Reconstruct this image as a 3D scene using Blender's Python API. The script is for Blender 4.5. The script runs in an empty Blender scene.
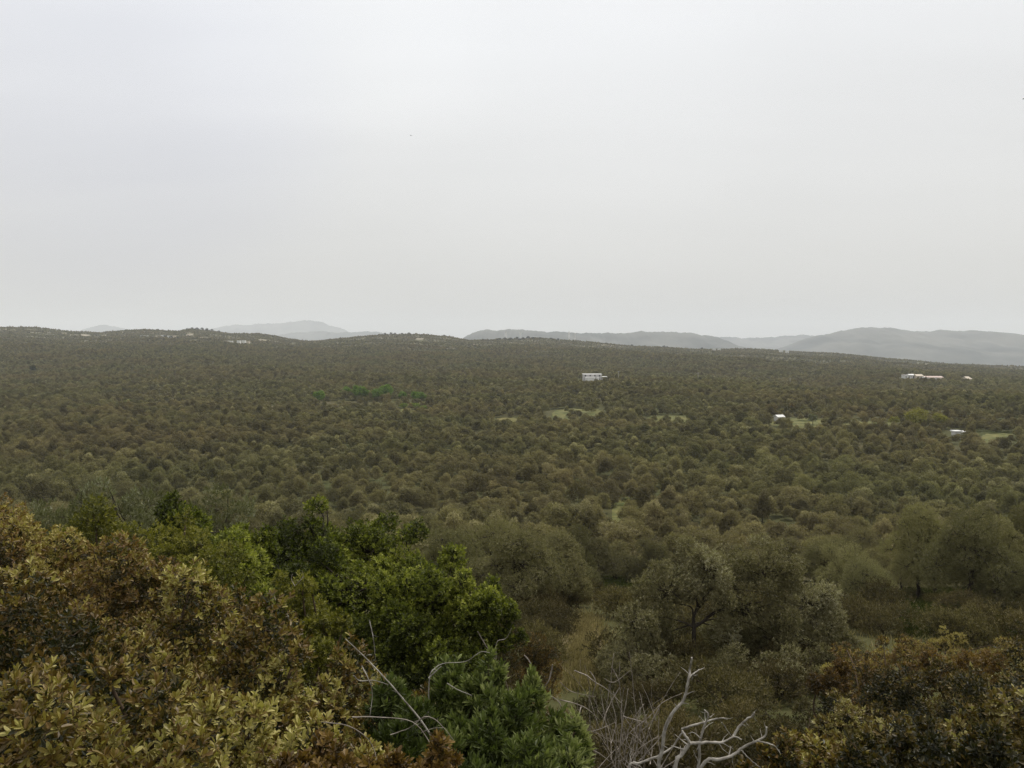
import bpy, math, random
import numpy as np
from mathutils import Vector

random.seed(7)
RNG = np.random.default_rng(11)
scene = bpy.context.scene
C = scene.collection
F = 788.0                      # focal length in pixels of the 1024 px wide frame
EYE = 34.0                     # eye height above the plain
PITCH = math.atan((384.0 - 342.0) / F)
SP, CP = math.sin(PITCH), math.cos(PITCH)

# ------------------------------------------------------------------ terrain
def row_z(row, Y):
    """height of the terrain at distance Y seen on picture row `row`"""
    k = (384.0 - np.asarray(row, float)) / F
    return EYE + Y * (k * CP - SP) / (CP + k * SP)

def at(px, row, Y):
    z = float(row_z(row, Y))
    depth = Y * CP - (z - EYE) * SP
    return Vector(((px - 512.0) / F * depth, Y, z))

PXK = np.array([-400, 0, 35, 65, 100, 145, 178, 190, 212, 230, 260, 275, 290, 310, 325, 345, 378, 410, 450, 470,
                500, 540, 570, 600, 630, 700, 764, 800, 864, 934, 1024, 1400], float)
SKY = np.array([326, 326, 326, 329, 331.5, 329, 331, 329, 330, 332, 332.5, 335, 338, 340, 339, 337, 333.8, 333.8, 336, 339.5,
                338.5, 337, 340, 343, 345, 348, 348.5, 351, 355.5, 363, 367, 372], float) + 1.6
R1300 = np.interp(PXK, [0, 100, 200, 300, 400, 500, 600, 700, 800, 900, 1024], [341, 344, 346, 349, 349, 351, 354, 357.5, 361, 366.5, 374])
R800 = np.interp(PXK, [0, 300, 600, 1024], [367, 372, 374, 382])
DK = np.array([0, 2, 4, 8, 15, 30, 45, 80, 120, 200, 400, 800, 1300, 1750, 2000, 2150, 2700, 4000, 6000, 40000], float)
DROP = [1.6, 2.15, 3.0, 4.8, 7.2, 10.6, 14.8, 24.0, 28.5, 31.5, 32.5]
TAB = np.zeros((len(DK), len(PXK)))
for _i, _d in enumerate(DROP):
    TAB[_i, :] = EYE - _d
TAB[11, :] = row_z(R800, 800.0)
TAB[12, :] = row_z(R1300, 1300.0)
TAB[14, :] = row_z(SKY, 2000.0)
TAB[13, :] = TAB[12, :] * .42 + TAB[14, :] * .58 - 3.5
TAB[15, :] = TAB[14, :] - 4
TAB[16, :] = TAB[14, :] - 90
TAB[17, :] = EYE - 190
TAB[18, :] = EYE - 200
TAB[19, :] = EYE - 200

_ns = [(RNG.uniform(0, 6.28), RNG.uniform(0, 6.28), w, a) for w, a in
       [(1 / 520, 1.0), (1 / 330, .8), (1 / 190, .6), (1 / 120, .45), (1 / 75, .3), (1 / 40, .2)] for _ in range(2)]
def wav(x, y):
    s = 0
    for th, ph, w, a in _ns:
        s = s + a * np.sin((x * math.cos(th) + y * math.sin(th)) * w * 6.28 + ph)
    return s

def ground_z(x, y):
    x = np.asarray(x, float); y = np.asarray(y, float)
    r = np.hypot(x, y)
    az = np.clip(np.arctan2(x, y), -math.radians(48), math.radians(48))
    Y = r * np.cos(az)
    px = 512 + F * np.tan(az)
    i = np.clip(np.searchsorted(DK, Y, side='right') - 1, 0, len(DK) - 2)
    t = np.clip((Y - DK[i]) / (DK[i + 1] - DK[i]), 0, 1)
    j = np.clip(np.searchsorted(PXK, px, side='right') - 1, 0, len(PXK) - 2)
    s = np.clip((px - PXK[j]) / (PXK[j + 1] - PXK[j]), 0, 1)
    z = (TAB[i, j] * (1 - s) + TAB[i, j + 1] * s) * (1 - t) + (TAB[i + 1, j] * (1 - s) + TAB[i + 1, j + 1] * s) * t
    amp = np.interp(Y, [0, 15, 60, 300, 900, 1700, 2000, 3000], [0, .05, .3, .5, 1.6, 2.2, .7, 4])
    return z + amp * wav(x, y)

def gz(x, y):
    return float(ground_z(x, y))

def on_ground(px, Y):
    """point on the ground in picture column px at distance Y"""
    x = (px - 512.0) / F * Y * 1.0
    for _ in range(3):
        z = gz(x, Y)
        x = (px - 512.0) / F * (Y * CP - (z - EYE) * SP)
    return Vector((x, Y, gz(x, Y)))

# ------------------------------------------------------------------ materials
def new_mat(name):
    m = bpy.data.materials.new(name); m.use_nodes = True
    nt = m.node_tree; nt.nodes.clear()
    out = nt.nodes.new('ShaderNodeOutputMaterial')
    return m, nt, out

def ramp(nt, stops):
    r = nt.nodes.new('ShaderNodeValToRGB')
    e = r.color_ramp.elements
    while len(e) < len(stops): e.new(.5)
    for k, (p, c) in enumerate(stops):
        e[k].position = p; e[k].color = (c[0], c[1], c[2], 1)
    return r

def mixc(nt, a, b, fac, mode='MIX'):
    n = nt.nodes.new('ShaderNodeMix'); n.data_type = 'RGBA'; n.blend_type = mode
    for sock, v in ((0, fac), (6, a), (7, b)):
        if isinstance(v, bpy.types.NodeSocket): nt.links.new(v, n.inputs[sock])
        elif sock == 0: n.inputs[0].default_value = v
        else: n.inputs[sock].default_value = (v[0], v[1], v[2], 1)
    return n.outputs[2]

def noise(nt, scale, detail=4, rough=.55, coord='world'):
    n = nt.nodes.new('ShaderNodeTexNoise'); n.inputs['Scale'].default_value = scale
    n.inputs['Detail'].default_value = detail; n.inputs['Roughness'].default_value = rough
    if coord == 'world':
        g = nt.nodes.new('ShaderNodeNewGeometry'); nt.links.new(g.outputs['Position'], n.inputs['Vector'])
    else:
        g = nt.nodes.new('ShaderNodeTexCoord'); nt.links.new(g.outputs['Object'], n.inputs['Vector'])
    return n.outputs['Fac']

def maprange(nt, v, a, b, c, d):
    n = nt.nodes.new('ShaderNodeMapRange'); nt.links.new(v, n.inputs[0])
    for k, x in zip((1, 2, 3, 4), (a, b, c, d)): n.inputs[k].default_value = x
    return n.outputs[0]

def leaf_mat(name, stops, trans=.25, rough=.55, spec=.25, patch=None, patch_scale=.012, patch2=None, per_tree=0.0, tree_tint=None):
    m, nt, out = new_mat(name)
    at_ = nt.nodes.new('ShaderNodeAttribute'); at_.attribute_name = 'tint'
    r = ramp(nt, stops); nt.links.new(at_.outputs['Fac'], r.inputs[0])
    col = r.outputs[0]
    oi = nt.nodes.new('ShaderNodeObjectInfo')
    if tree_tint is not None:
        col = mixc(nt, col, tree_tint, maprange(nt, oi.outputs['Random'], 0, 1, 0, per_tree))
    if patch is not None:
        f = maprange(nt, noise(nt, patch_scale, 3), .42, .61, 0, .62)
        col = mixc(nt, col, patch, f)
        if patch2: col = mixc(nt, col, patch2, maprange(nt, noise(nt, .021, 4), .50, .66, 0, .55))
    if per_tree > 0:
        mul = nt.nodes.new('ShaderNodeMath'); mul.operation = 'MULTIPLY'; mul.inputs[1].default_value = 7.31
        fr = nt.nodes.new('ShaderNodeMath'); fr.operation = 'FRACT'
        nt.links.new(oi.outputs['Random'], mul.inputs[0]); nt.links.new(mul.outputs[0], fr.inputs[0])
        hsv = nt.nodes.new('ShaderNodeHueSaturation'); nt.links.new(col, hsv.inputs['Color'])
        nt.links.new(maprange(nt, fr.outputs[0], 0, 1, .62, 1.42), hsv.inputs['Value'])
        col = hsv.outputs[0]
    p = nt.nodes.new('ShaderNodeBsdfPrincipled')
    p.inputs['Roughness'].default_value = rough; p.inputs['Specular IOR Level'].default_value = spec
    nt.links.new(col, p.inputs['Base Color'])
    t = nt.nodes.new('ShaderNodeBsdfTranslucent'); nt.links.new(mixc(nt, col, (1.0, 1.15, .55), 1.0, 'MULTIPLY'), t.inputs[0])
    mx = nt.nodes.new('ShaderNodeMixShader'); mx.inputs[0].default_value = trans
    nt.links.new(p.outputs[0], mx.inputs[1]); nt.links.new(t.outputs[0], mx.inputs[2]); nt.links.new(mx.outputs[0], out.inputs[0])
    return m

def plain_mat(name, a, b, scale=3, rough=.85, spec=.2, lo=.35, hi=.65, coord='object', bump=0):
    m, nt, out = new_mat(name)
    n = noise(nt, scale, 5, .6, coord)
    col = mixc(nt, a, b, maprange(nt, n, lo, hi, 0, 1))
    p = nt.nodes.new('ShaderNodeBsdfPrincipled'); nt.links.new(col, p.inputs['Base Color'])
    p.inputs['Roughness'].default_value = rough; p.inputs['Specular IOR Level'].default_value = spec
    if bump:
        bn = nt.nodes.new('ShaderNodeBump'); bn.inputs['Strength'].default_value = bump
        nt.links.new(n, bn.inputs['Height']); nt.links.new(bn.outputs[0], p.inputs['Normal'])
    nt.links.new(p.outputs[0], out.inputs[0])
    return m

M = {}
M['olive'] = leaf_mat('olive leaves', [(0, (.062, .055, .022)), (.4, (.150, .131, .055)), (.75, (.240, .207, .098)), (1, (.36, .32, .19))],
                      .28, .6, .2, patch=(.190, .142, .072), patch_scale=.010, patch2=(.145, .142, .062), per_tree=.75, tree_tint=(.124, .114, .046))
M['wild_olive'] = leaf_mat('wild olive leaves', [(0, (.065, .055, .022)), (.55, (.168, .147, .068)), (.92, (.235, .205, .110)), (1, (.35, .32, .21))], .28, .5, .25)
M['silver'] = leaf_mat('silvery olive leaves', [(0, (.09, .09, .035)), (.6, (.15, .15, .075)), (1, (.28, .28, .19))], .25, .5, .25)
M['oak'] = leaf_mat('oak leaves', [(0, (.024, .029, .005)), (.4, (.078, .090, .012)), (.78, (.170, .182, .026)), (1, (.28, .285, .05))], .32, .55, .2)
M['far_green'] = leaf_mat('far green leaves', [(0, (.06, .105, .02)), (.6, (.14, .22, .035)), (1, (.24, .33, .07))], .32, .6, .2)
M['far_lime'] = leaf_mat('far lime leaves', [(0, (.10, .15, .025)), (.6, (.17, .21, .035)), (1, (.24, .28, .07))], .3, .6, .2)
M['far_yellow'] = leaf_mat('far yellow leaves', [(0, (.13, .125, .02)), (.6, (.23, .21, .035)), (1, (.30, .27, .07))], .3, .6, .2)
M['pine'] = leaf_mat('pine needles', [(0, (.012, .02, .008)), (.7, (.025, .036, .014)), (1, (.045, .055, .025))], .1, .6, .2)
M['bronze'] = leaf_mat('bronze leaves', [(0, (.018, .020, .004)), (.2, (.050, .042, .009)), (.42, (.105, .060, .015)), (.58, (.155, .102, .023)), (.8, (.225, .18, .042)), (1, (.36, .31, .10))], .26, .45, .3)
M['rust'] = leaf_mat('rusty bronze leaves', [(0, (.026, .024, .007)), (.3, (.070, .050, .014)), (.58, (.145, .080, .024)), (.8, (.215, .145, .036)), (1, (.32, .26, .08))], .28, .48, .3)
M['orange'] = leaf_mat('orange leaves', [(0, (.035, .024, .006)), (.5, (.105, .056, .012)), (1, (.20, .125, .03))], .28, .5, .3)
M['gold'] = leaf_mat('golden green leaves', [(0, (.05, .052, .006)), (.5, (.125, .120, .014)), (1, (.22, .20, .03))], .3, .48, .25)
M['lance'] = leaf_mat('fresh green leaves', [(0, (.024, .032, .006)), (.4, (.070, .088, .022)), (.8, (.140, .160, .045)), (1, (.26, .27, .11))], .28, .55, .2)
M['darkbronze'] = leaf_mat('dark bronze leaves', [(0, (.015, .016, .005)), (.35, (.046, .038, .010)), (.6, (.105, .068, .017)), (.85, (.165, .124, .034)), (1, (.30, .26, .10))], .26, .48, .3)
M['scrub'] = leaf_mat('brown scrub leaves', [(0, (.035, .028, .010)), (.6, (.085, .064, .024)), (1, (.14, .11, .045))], .2, .6, .2, per_tree=.3, tree_tint=(.06, .066, .02))
M['bark'] = plain_mat('dark bark', (.022, .018, .014), (.055, .045, .034), 9, .9, .1, bump=.6)
M['twig'] = plain_mat('brown twigs', (.05, .035, .022), (.085, .06, .04), 20, .9, .1)
M['dead'] = plain_mat('bleached dead wood', (.13, .115, .095), (.33, .305, .265), 26, .9, .1, bump=.7)
M['deadthin'] = plain_mat('grey dead twigs', (.12, .10, .08), (.30, .26, .22), 20, .9, .1)
M['white'] = plain_mat('white render', (.56, .55, .52), (.68, .67, .64), .6, .8)
M['grey'] = plain_mat('grey render', (.42, .40, .38), (.52, .50, .48), .6, .85)
M['beige'] = plain_mat('beige render', (.42, .36, .28), (.55, .48, .38), .5, .85)
M['pinkroof'] = plain_mat('pale pink tile', (.40, .30, .25), (.52, .42, .37), .8, .85)
M['dark'] = plain_mat('dark opening', (.02, .02, .022), (.035, .035, .04), 2, .3, .5)
M['pale_tower'] = plain_mat('pale concrete', (.62, .62, .60), (.74, .74, .72), .3, .8)
M['feather'] = plain_mat('dark feathers', (.015, .014, .013), (.03, .028, .026), 30, .8)
M['soil'] = plain_mat('bare pale soil', (.16, .135, .095), (.27, .235, .175), .05, .95, .1, coord='world')
M['earth'] = plain_mat('sandy earth', (.11, .088, .05), (.22, .17, .10), .9, .95, .1, coord='world')
M['lawn'] = plain_mat('green lawn', (.045, .058, .012), (.135, .122, .038), .30, .9, .15, coord='world')
M['lawn_pale'] = plain_mat('pale grass', (.09, .085, .025), (.15, .13, .05), .09, .95, .1, coord='world')
M['straw'] = leaf_mat('straw blades', [(0, (.10, .082, .03)), (.4, (.23, .185, .082)), (1, (.38, .31, .16))], .25, .7, .15)
M['blade'] = leaf_mat('green blades', [(0, (.028, .036, .008)), (.6, (.055, .066, .015)), (1, (.10, .10, .025))], .25, .7, .15)
def ground_mat():
    m, nt, out = new_mat('ground')
    big = maprange(nt, noise(nt, .013, 5), .40, .62, 0, 1)
    mid = maprange(nt, noise(nt, .11, 5, .65), .38, .62, 0, 1)
    fine = maprange(nt, noise(nt, 2.2, 6, .7), .3, .7, 0, 1)
    col = mixc(nt, (.038, .048, .011), (.070, .056, .024), big)
    col = mixc(nt, col, (.046, .048, .014), mid)
    col = mixc(nt, col, mixc(nt, col, (.085, .072, .034), .4), fine)
    gp = nt.nodes.new('ShaderNodeNewGeometry'); sx = nt.nodes.new('ShaderNodeSeparateXYZ'); nt.links.new(gp.outputs['Position'], sx.inputs[0])
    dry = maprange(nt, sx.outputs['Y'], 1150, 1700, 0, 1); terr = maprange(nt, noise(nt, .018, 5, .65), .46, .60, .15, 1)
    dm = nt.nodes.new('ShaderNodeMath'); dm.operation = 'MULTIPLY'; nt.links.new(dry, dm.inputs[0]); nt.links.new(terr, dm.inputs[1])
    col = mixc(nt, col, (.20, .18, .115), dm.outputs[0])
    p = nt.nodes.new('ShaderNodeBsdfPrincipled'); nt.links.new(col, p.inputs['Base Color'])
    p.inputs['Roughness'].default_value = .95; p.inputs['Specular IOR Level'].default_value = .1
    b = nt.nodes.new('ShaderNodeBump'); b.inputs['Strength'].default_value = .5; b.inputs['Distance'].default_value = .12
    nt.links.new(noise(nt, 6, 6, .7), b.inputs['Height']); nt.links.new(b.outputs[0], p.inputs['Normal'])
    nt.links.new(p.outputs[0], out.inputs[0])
    return m
M['ground'] = ground_mat()
M['mountain'] = plain_mat('mountain scrub', (.010, .018, .018), (.085, .085, .072), .0022, .95, .1, lo=.38, hi=.62, coord='world')
# ------------------------------------------------------------------ mesh helpers
def mesh_np(name, V, T, mat, tint=None, smooth=False):
    me = bpy.data.meshes.new(name)
    V = np.ascontiguousarray(V, np.float32); T = np.ascontiguousarray(T, np.int32)
    k = T.shape[1]
    me.vertices.add(len(V)); me.vertices.foreach_set('co', V.ravel())
    me.loops.add(T.size); me.loops.foreach_set('vertex_index', T.ravel())
    me.polygons.add(len(T)); me.polygons.foreach_set('loop_start', np.arange(0, T.size, k, dtype=np.int32))
    me.update(calc_edges=True)
    if tint is not None:
        a = me.attributes.new('tint', 'FLOAT', 'FACE'); a.data.foreach_set('value', np.ascontiguousarray(tint, np.float32))
    me.polygons.foreach_set('use_smooth', np.full(len(T), smooth, bool))
    me.materials.append(mat)
    return me

def link(name, data, parent=None):
    o = bpy.data.objects.new(name, data); C.objects.link(o)
    if parent is not None: o.parent = parent
    return o

def tag(o, label, cat, group=None):
    o['label'] = label; o['category'] = cat
    if group: o['group'] = group
    return o

def thing(name, label, cat, loc=(0, 0, 0), rz=0, group=None):
    o = link(name, None); o.location = loc; o.rotation_euler = (0, 0, rz); o.empty_display_size = .2
    return tag(o, label, cat, group)

def kind(o, k):
    o['kind'] = k; return o

def dup(root, loc, rz=0, sc=1.0, label=None, group=None):
    r = root.copy(); C.objects.link(r); r.location = loc; r.rotation_euler = (0, 0, rz)
    r.scale = (sc, sc, sc) if isinstance(sc, (int, float)) else sc
    if label: r['label'] = label
    if group: r['group'] = group
    for ch in list(root.children):
        c = ch.copy(); C.objects.link(c); c.parent = r
        for g in list(ch.children):
            d = g.copy(); C.objects.link(d); d.parent = c
    return r

def unit(a):
    return a / np.maximum(np.linalg.norm(a, axis=-1, keepdims=True), 1e-9)

# leaf templates: x along the blade, y across, z up
def leaf_tpl(w, full):
    if full == 2:            # rounded, obovate
        V = np.array([[0, 0, 0], [.36, 0, -.03], [.72, 0, -.02], [1, 0, -.05], [.24, w * .34, .03], [.62, w * .5, .06], [.90, w * .30, .0],
                      [.24, -w * .34, .03], [.62, -w * .5, .06], [.90, -w * .30, .0]])
        T = np.array([[0, 1, 4], [1, 5, 4], [1, 2, 5], [2, 6, 5], [2, 3, 6], [0, 7, 1], [1, 7, 8], [1, 8, 2], [2, 8, 9], [2, 9, 3]])
    elif full:
        V = np.array([[0, 0, 0], [.34, 0, -.03], [.70, 0, -.02], [1, 0, -.07],
                      [.32, w * .5, .06], [.68, w * .46, .05], [.32, -w * .5, .06], [.68, -w * .46, .05]])
        T = np.array([[0, 1, 4], [1, 2, 5], [1, 5, 4], [2, 3, 5], [0, 6, 1], [1, 6, 7], [1, 7, 2], [2, 7, 3]])
    else:
        V = np.array([[0, 0, 0], [.5, w * .5, .05], [1, 0, -.05], [.5, -w * .5, .05]])
        T = np.array([[0, 2, 1], [0, 3, 2]])
    return V, T

def place_leaves(P, X, Z, L, tpl, tint):
    X = unit(X); Yv = unit(np.cross(Z, X)); Zv = np.cross(X, Yv)
    TV, TT = tpl
    V = P[:, None, :] + L[:, None, None] * (TV[None, :, 0:1] * X[:, None, :] + TV[None, :, 1:2] * Yv[:, None, :] + TV[None, :, 2:3] * Zv[:, None, :])
    n = len(P); k = len(TV)
    T = TT[None] + (np.arange(n) * k)[:, None, None]
    return V.reshape(-1, 3), T.reshape(-1, 3), np.repeat(tint, len(TT))

def sprigs(P, A, nleaf, L, rng, tpl, tint0, th=(.5, 1.25), jitter=.14):
    """rosettes of leaves: P points, A axes"""
    n = len(P); A = unit(A)
    ref = np.where(np.abs(A[:, 2:3]) < .9, np.array([[0, 0, 1.]]), np.array([[1., 0, 0]]))
    U = unit(np.cross(A, ref)); W = np.cross(A, U)
    ph0 = rng.uniform(0, 6.28, n)
    Ps, Xs, Zs, Ls, Ts = [], [], [], [], []
    for k in range(nleaf):
        f = k / max(nleaf - 1, 1)
        phi = ph0 + 2.4 * k + rng.normal(0, .25, n)
        t = th[0] + (th[1] - th[0]) * f + rng.normal(0, .15, n)
        d = A * np.cos(t)[:, None] + (U * np.cos(phi)[:, None] + W * np.sin(phi)[:, None]) * np.sin(t)[:, None]
        l = L * rng.uniform(.65, 1.1, n)
        Ps.append(P - A * (f * L * .8)[..., None] if False else P - A * (f * L * .7)); Xs.append(d); Zs.append(A + rng.normal(0, .25, (n, 3))); Ls.append(l)
        Ts.append(np.clip(tint0 + (.5 - f) * .22 + rng.normal(0, jitter, n), 0, 1))
    return place_leaves(np.concatenate(Ps), np.concatenate(Xs), np.concatenate(Zs), np.concatenate(Ls), tpl, np.concatenate(Ts))

def join(parts):
    Vs, Ts, Cs, o = [], [], [], 0
    for V, T, c in parts:
        Vs.append(V); Ts.append(T + o); Cs.append(c); o += len(V)
    return np.concatenate(Vs), np.concatenate(Ts), np.concatenate(Cs)

def lobe_points(lobes, n, rng, shell=(.78, 1.06), zmin=-.6, cull=.72):
    """points and outward normals on the outer shell of a union of ellipsoids (c, r)"""
    cs = np.array([l[0] for l in lobes], float); rs = np.array([l[1] for l in lobes], float)
    area = np.array([(r[0] * r[1] + r[0] * r[2] + r[1] * r[2]) for r in rs]); cnt = np.maximum((n * area / area.sum()).astype(int), 4)
    PP, NN, LL = [], [], []
    for i, c in enumerate(cnt):
        d = unit(rng.normal(size=(c * 3, 3))); d = d[d[:, 2] > zmin][:c]
        bump = 1 + (0 if shell[1] < 1.2 else np.where(rng.uniform(0, 1, len(d)) < .12, rng.uniform(.06, .32, len(d)), 0)) + .10 * np.sin(d[:, 0] * 7 + i) * np.sin(d[:, 1] * 6 + 2 * i) + .07 * np.sin(d[:, 2] * 11 + d[:, 0] * 9 + i)
        p = cs[i] + rs[i] * d * (rng.uniform(shell[0], shell[1], len(d)) * bump)[:, None]
        q = np.linalg.norm((p[:, None, :] - cs[None]) / rs[None], axis=2); q[:, i] = 9
        ok = q.min(axis=1) > cull
        PP.append(p[ok]); NN.append(unit(d / rs[i])[ok]); LL.append(np.full(ok.sum(), i))
    return np.concatenate(PP), np.concatenate(NN), np.concatenate(LL)

def spline(pts, rad, sub=4):
    P = np.array(pts, float); R = np.array(rad, float)
    if len(P) < 3: sub = max(sub, 2)
    E = np.vstack([2 * P[0] - P[1], P, 2 * P[-1] - P[-2]])
    out, ro = [], []
    for i in range(len(P) - 1):
        p0, p1, p2, p3 = E[i:i + 4]
        for s in range(sub):
            t = s / sub
            out.append(.5 * (2 * p1 + (p2 - p0) * t + (2 * p0 - 5 * p1 + 4 * p2 - p3) * t * t + (3 * p1 - p0 - 3 * p2 + p3) * t ** 3)); ro.append(R[i] * (1 - t) + R[i + 1] * t)
    out.append(P[-1]); ro.append(R[-1])
    return np.array(out), np.array(ro)

def tube(pts, rad, sides=6, rough=0.0, rng=RNG):
    P = np.array(pts, float); R = np.array(rad, float); n = len(P)
    T = unit(np.gradient(P, axis=0))
    ref = np.array([.31, .22, .92]) if abs(T[0, 2]) < .8 else np.array([.9, .3, .1])
    U = unit(np.cross(T, ref)); W = np.cross(T, U)
    a = np.arange(sides) / sides * 6.2832
    rr = R[:, None] * (1 + rough * rng.normal(0, 1, (n, sides)))
    V = P[:, None, :] + rr[..., None] * (np.cos(a)[None, :, None] * U[:, None, :] + np.sin(a)[None, :, None] * W[:, None, :])
    i = np.arange(n - 1)[:, None] * sides; j = np.arange(sides)[None]; j2 = (j + 1) % sides
    q = np.stack([i + j, i + j2, i + sides + j2, i + sides + j], -1).reshape(-1, 4)
    tri = np.concatenate([q[:, [0, 1, 2]], q[:, [0, 2, 3]]])
    V = V.reshape(-1, 3)
    caps = []
    for base, ctr in ((0, P[0]), ((n - 1) * sides, P[-1])):
        V = np.vstack([V, ctr]); k = len(V) - 1
        caps += [[base + s, base + (s + 1) % sides, k] for s in range(sides)]
    tri = np.vstack([tri, np.array(caps)])
    return V, tri, np.zeros(len(tri))

def limb(a, b, r0, r1, rng, wob=.12, seg=4, sides=6):
    a = np.array(a, float); b = np.array(b, float); L = np.linalg.norm(b - a)
    pts = [a + (b - a) * t + (rng.normal(0, wob * L * .5, 3) if 0 < t < 1 else 0) for t in np.linspace(0, 1, seg)]
    P, R = spline(pts, np.linspace(r0, r1, seg), 3)
    return tube(P, R, sides, .05, rng)

def wood(lobes, base, rng, r0, fork=None, twigs=0, pts=None, lid=None, stems=1):
    """trunk(s), limbs to each lobe, twigs to some leaf points"""
    parts = []; base = np.array(base, float)
    cs = np.array([l[0] for l in lobes], float)
    if fork is not None:
        parts.append(limb(base - [0, 0, .3], fork, r0, r0 * .72, rng, .08, 5, 9)); src = np.array(fork, float)
        up = max(.3, float(cs[:, 2].max() - src[2]))
        lp = np.array([src + np.array([rng.normal(0, .025) * q, rng.normal(0, .025) * q, up * .72 * q / 4]) for q in range(5)])
        lp, lr = spline(lp, np.linspace(r0 * .72, r0 * .2, 5), 3); parts.append(tube(lp, lr, 7, .05, rng))
        for c in cs:
            st = lp[int(rng.integers(0, len(lp) - 3))] if c[2] > src[2] + .3 else src; v = c - st
            k1 = st + v * .22 + np.array([0, 0, .16 * np.hypot(v[0], v[1])]); k2 = st + v * .6 + np.array([0, 0, .12 * np.hypot(v[0], v[1])])
            Pq, Rq = spline([st, k1 + rng.normal(0, .04, 3), k2 + rng.normal(0, .06, 3), c], [r0 * .38, r0 * .28, r0 * .17, r0 * .07], 4); parts.append(tube(Pq, Rq, 6, .05, rng))
    else:
        for k, c in enumerate(cs):
            b = base + np.array([rng.normal(0, .12), rng.normal(0, .12), -.15]); parts.append(limb(b, c, r0, r0 * .4, rng, .1, 5))
    if twigs and pts is not None:
        for i, c in enumerate(cs):
            ids = np.nonzero(lid == i)[0]
            if len(ids) == 0: continue
            for t in rng.choice(ids, min(twigs, len(ids)), replace=False):
                parts.append(limb(c, pts[t], r0 * .16, r0 * .05, rng, .14, 4, 4))
    return join(parts)

def foliage(lobes, n, nleaf, L, w, rng, full, base_tint=.5, top_tint=.3, th=(.5, 1.25), axis_up=.6, axis_rnd=.4, shell=(.78, 1.06), zmin=-.6, inner=.25, jitter=.14, cull=.72, tuft=.0, clump_amp=1.0):
    P, N, lid = lobe_points(lobes, n, rng, shell, zmin, cull)
    A = N * .7 + np.array([0, 0, axis_up]) + rng.normal(0, axis_rnd, N.shape)
    clump = .12 * np.sin(P[:, 0] * 2.3 + P[:, 1] * 1.7 + 1) + .12 * np.sin(P[:, 2] * 3.1 - P[:, 0] * 1.3)
    t0 = base_tint + top_tint * (rng.uniform(-.5, .5, len(P))) + clump * clump_amp + tuft * rng.normal(0, 1, len(lobes))[lid]
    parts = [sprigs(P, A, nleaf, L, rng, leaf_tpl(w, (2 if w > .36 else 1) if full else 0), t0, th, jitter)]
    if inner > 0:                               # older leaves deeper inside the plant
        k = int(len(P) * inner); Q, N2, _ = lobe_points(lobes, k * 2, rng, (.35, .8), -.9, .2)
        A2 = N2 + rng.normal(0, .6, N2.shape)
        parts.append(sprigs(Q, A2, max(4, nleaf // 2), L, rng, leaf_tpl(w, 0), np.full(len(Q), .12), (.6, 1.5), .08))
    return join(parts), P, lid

# ------------------------------------------------------------------ ground and mountains
def build_ground():
    az = np.concatenate([np.linspace(-50, 50, 301), np.linspace(50, 310, 80)[1:-1]]) * math.pi / 180
    rad = np.concatenate([[0.0], np.geomspace(.6, 60, 60), np.geomspace(60, 2900, 170)[1:], np.geomspace(2900, 30000, 30)[1:]])
    A, R = np.meshgrid(az, rad, indexing='ij')
    X = R * np.sin(A); Y = R * np.cos(A); Z = ground_z(X, Y)
    na, nr = A.shape
    V = np.stack([X, Y, Z], -1).reshape(-1, 3)
    i = np.arange(na)[:, None]; j = np.arange(nr - 1)[None]; i2 = (i + 1) % na
    q = np.stack([i * nr + j, i * nr + j + 1, i2 * nr + j + 1, i2 * nr + j], -1).reshape(-1, 4)
    T = np.concatenate([q[:, [0, 2, 1]], q[:, [0, 3, 2]]])
    o = link('ground', mesh_np('ground', V, T, M['ground'], smooth=True)); kind(o, 'structure')
build_ground()

def mountain(prof, Y0, W, seed):
    rng = np.random.default_rng(seed)
    pk = np.array(prof, float)
    px = np.linspace(pk[0, 0] - 4, pk[-1, 0] + 4, 260)
    # smooth skyline
    row = np.interp(px, pk[:, 0], pk[:, 1]); kern = np.ones(7) / 7
    row = np.convolve(np.pad(row, 3, 'edge'), kern, 'valid')
    fade = np.clip(np.minimum(px - px[0], px[-1] - px) / 20, 0, 1)
    for q in range(9): row = row + fade * .42 * .80 ** q * np.sin(px * .10 * 1.55 ** q + rng.uniform(0, 6.28))
    base = EYE - 202.0
    crest = row_z(row, Y0) - base
    X = (px - 512) / F * (Y0 * CP)
    t = np.linspace(-1, 1, 61)
    prof_t = (1 - np.abs(t) ** 1.15) ** 1.0
    G = np.zeros((len(px), len(t)))
    for k in range(7):
        w = (2 ** (k * .55)) / 700.0; ph, ph2, sl = rng.uniform(0, 6.28, 3)
        G += (1 / (1 + k * .35)) * np.abs(np.sin(X[:, None] * w + ph + 1.2 * np.sin(t[None] * W * w * .6 + ph2) + t[None] * (sl - 3) * .5))
    G = (G - G.mean()) / 3.2
    H = crest[:, None] * prof_t[None] * (1 + .55 * G * (1 - np.exp(-(t[None] / .22) ** 2))) - 3
    H = np.minimum(H, crest[:, None] * (1 - .15 * np.abs(t[None])))
    Yg = Y0 + t[None] * W + 0 * H
    Xg = X[:, None] + 0 * H
    V = np.stack([Xg, Yg, base + H], -1).reshape(-1, 3); n, m = H.shape
    i = np.arange(n - 1)[:, None] * m; j = np.arange(m - 1)[None]
    q = np.stack([i + j, i + m + j, i + m + j + 1, i + j + 1], -1).reshape(-1, 4)
    T = np.concatenate([q[:, [0, 1, 2]], q[:, [0, 2, 3]]])
    kind(link('mountain', mesh_np('mountain', V, T, M['mountain'], smooth=True)), 'structure')

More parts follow.
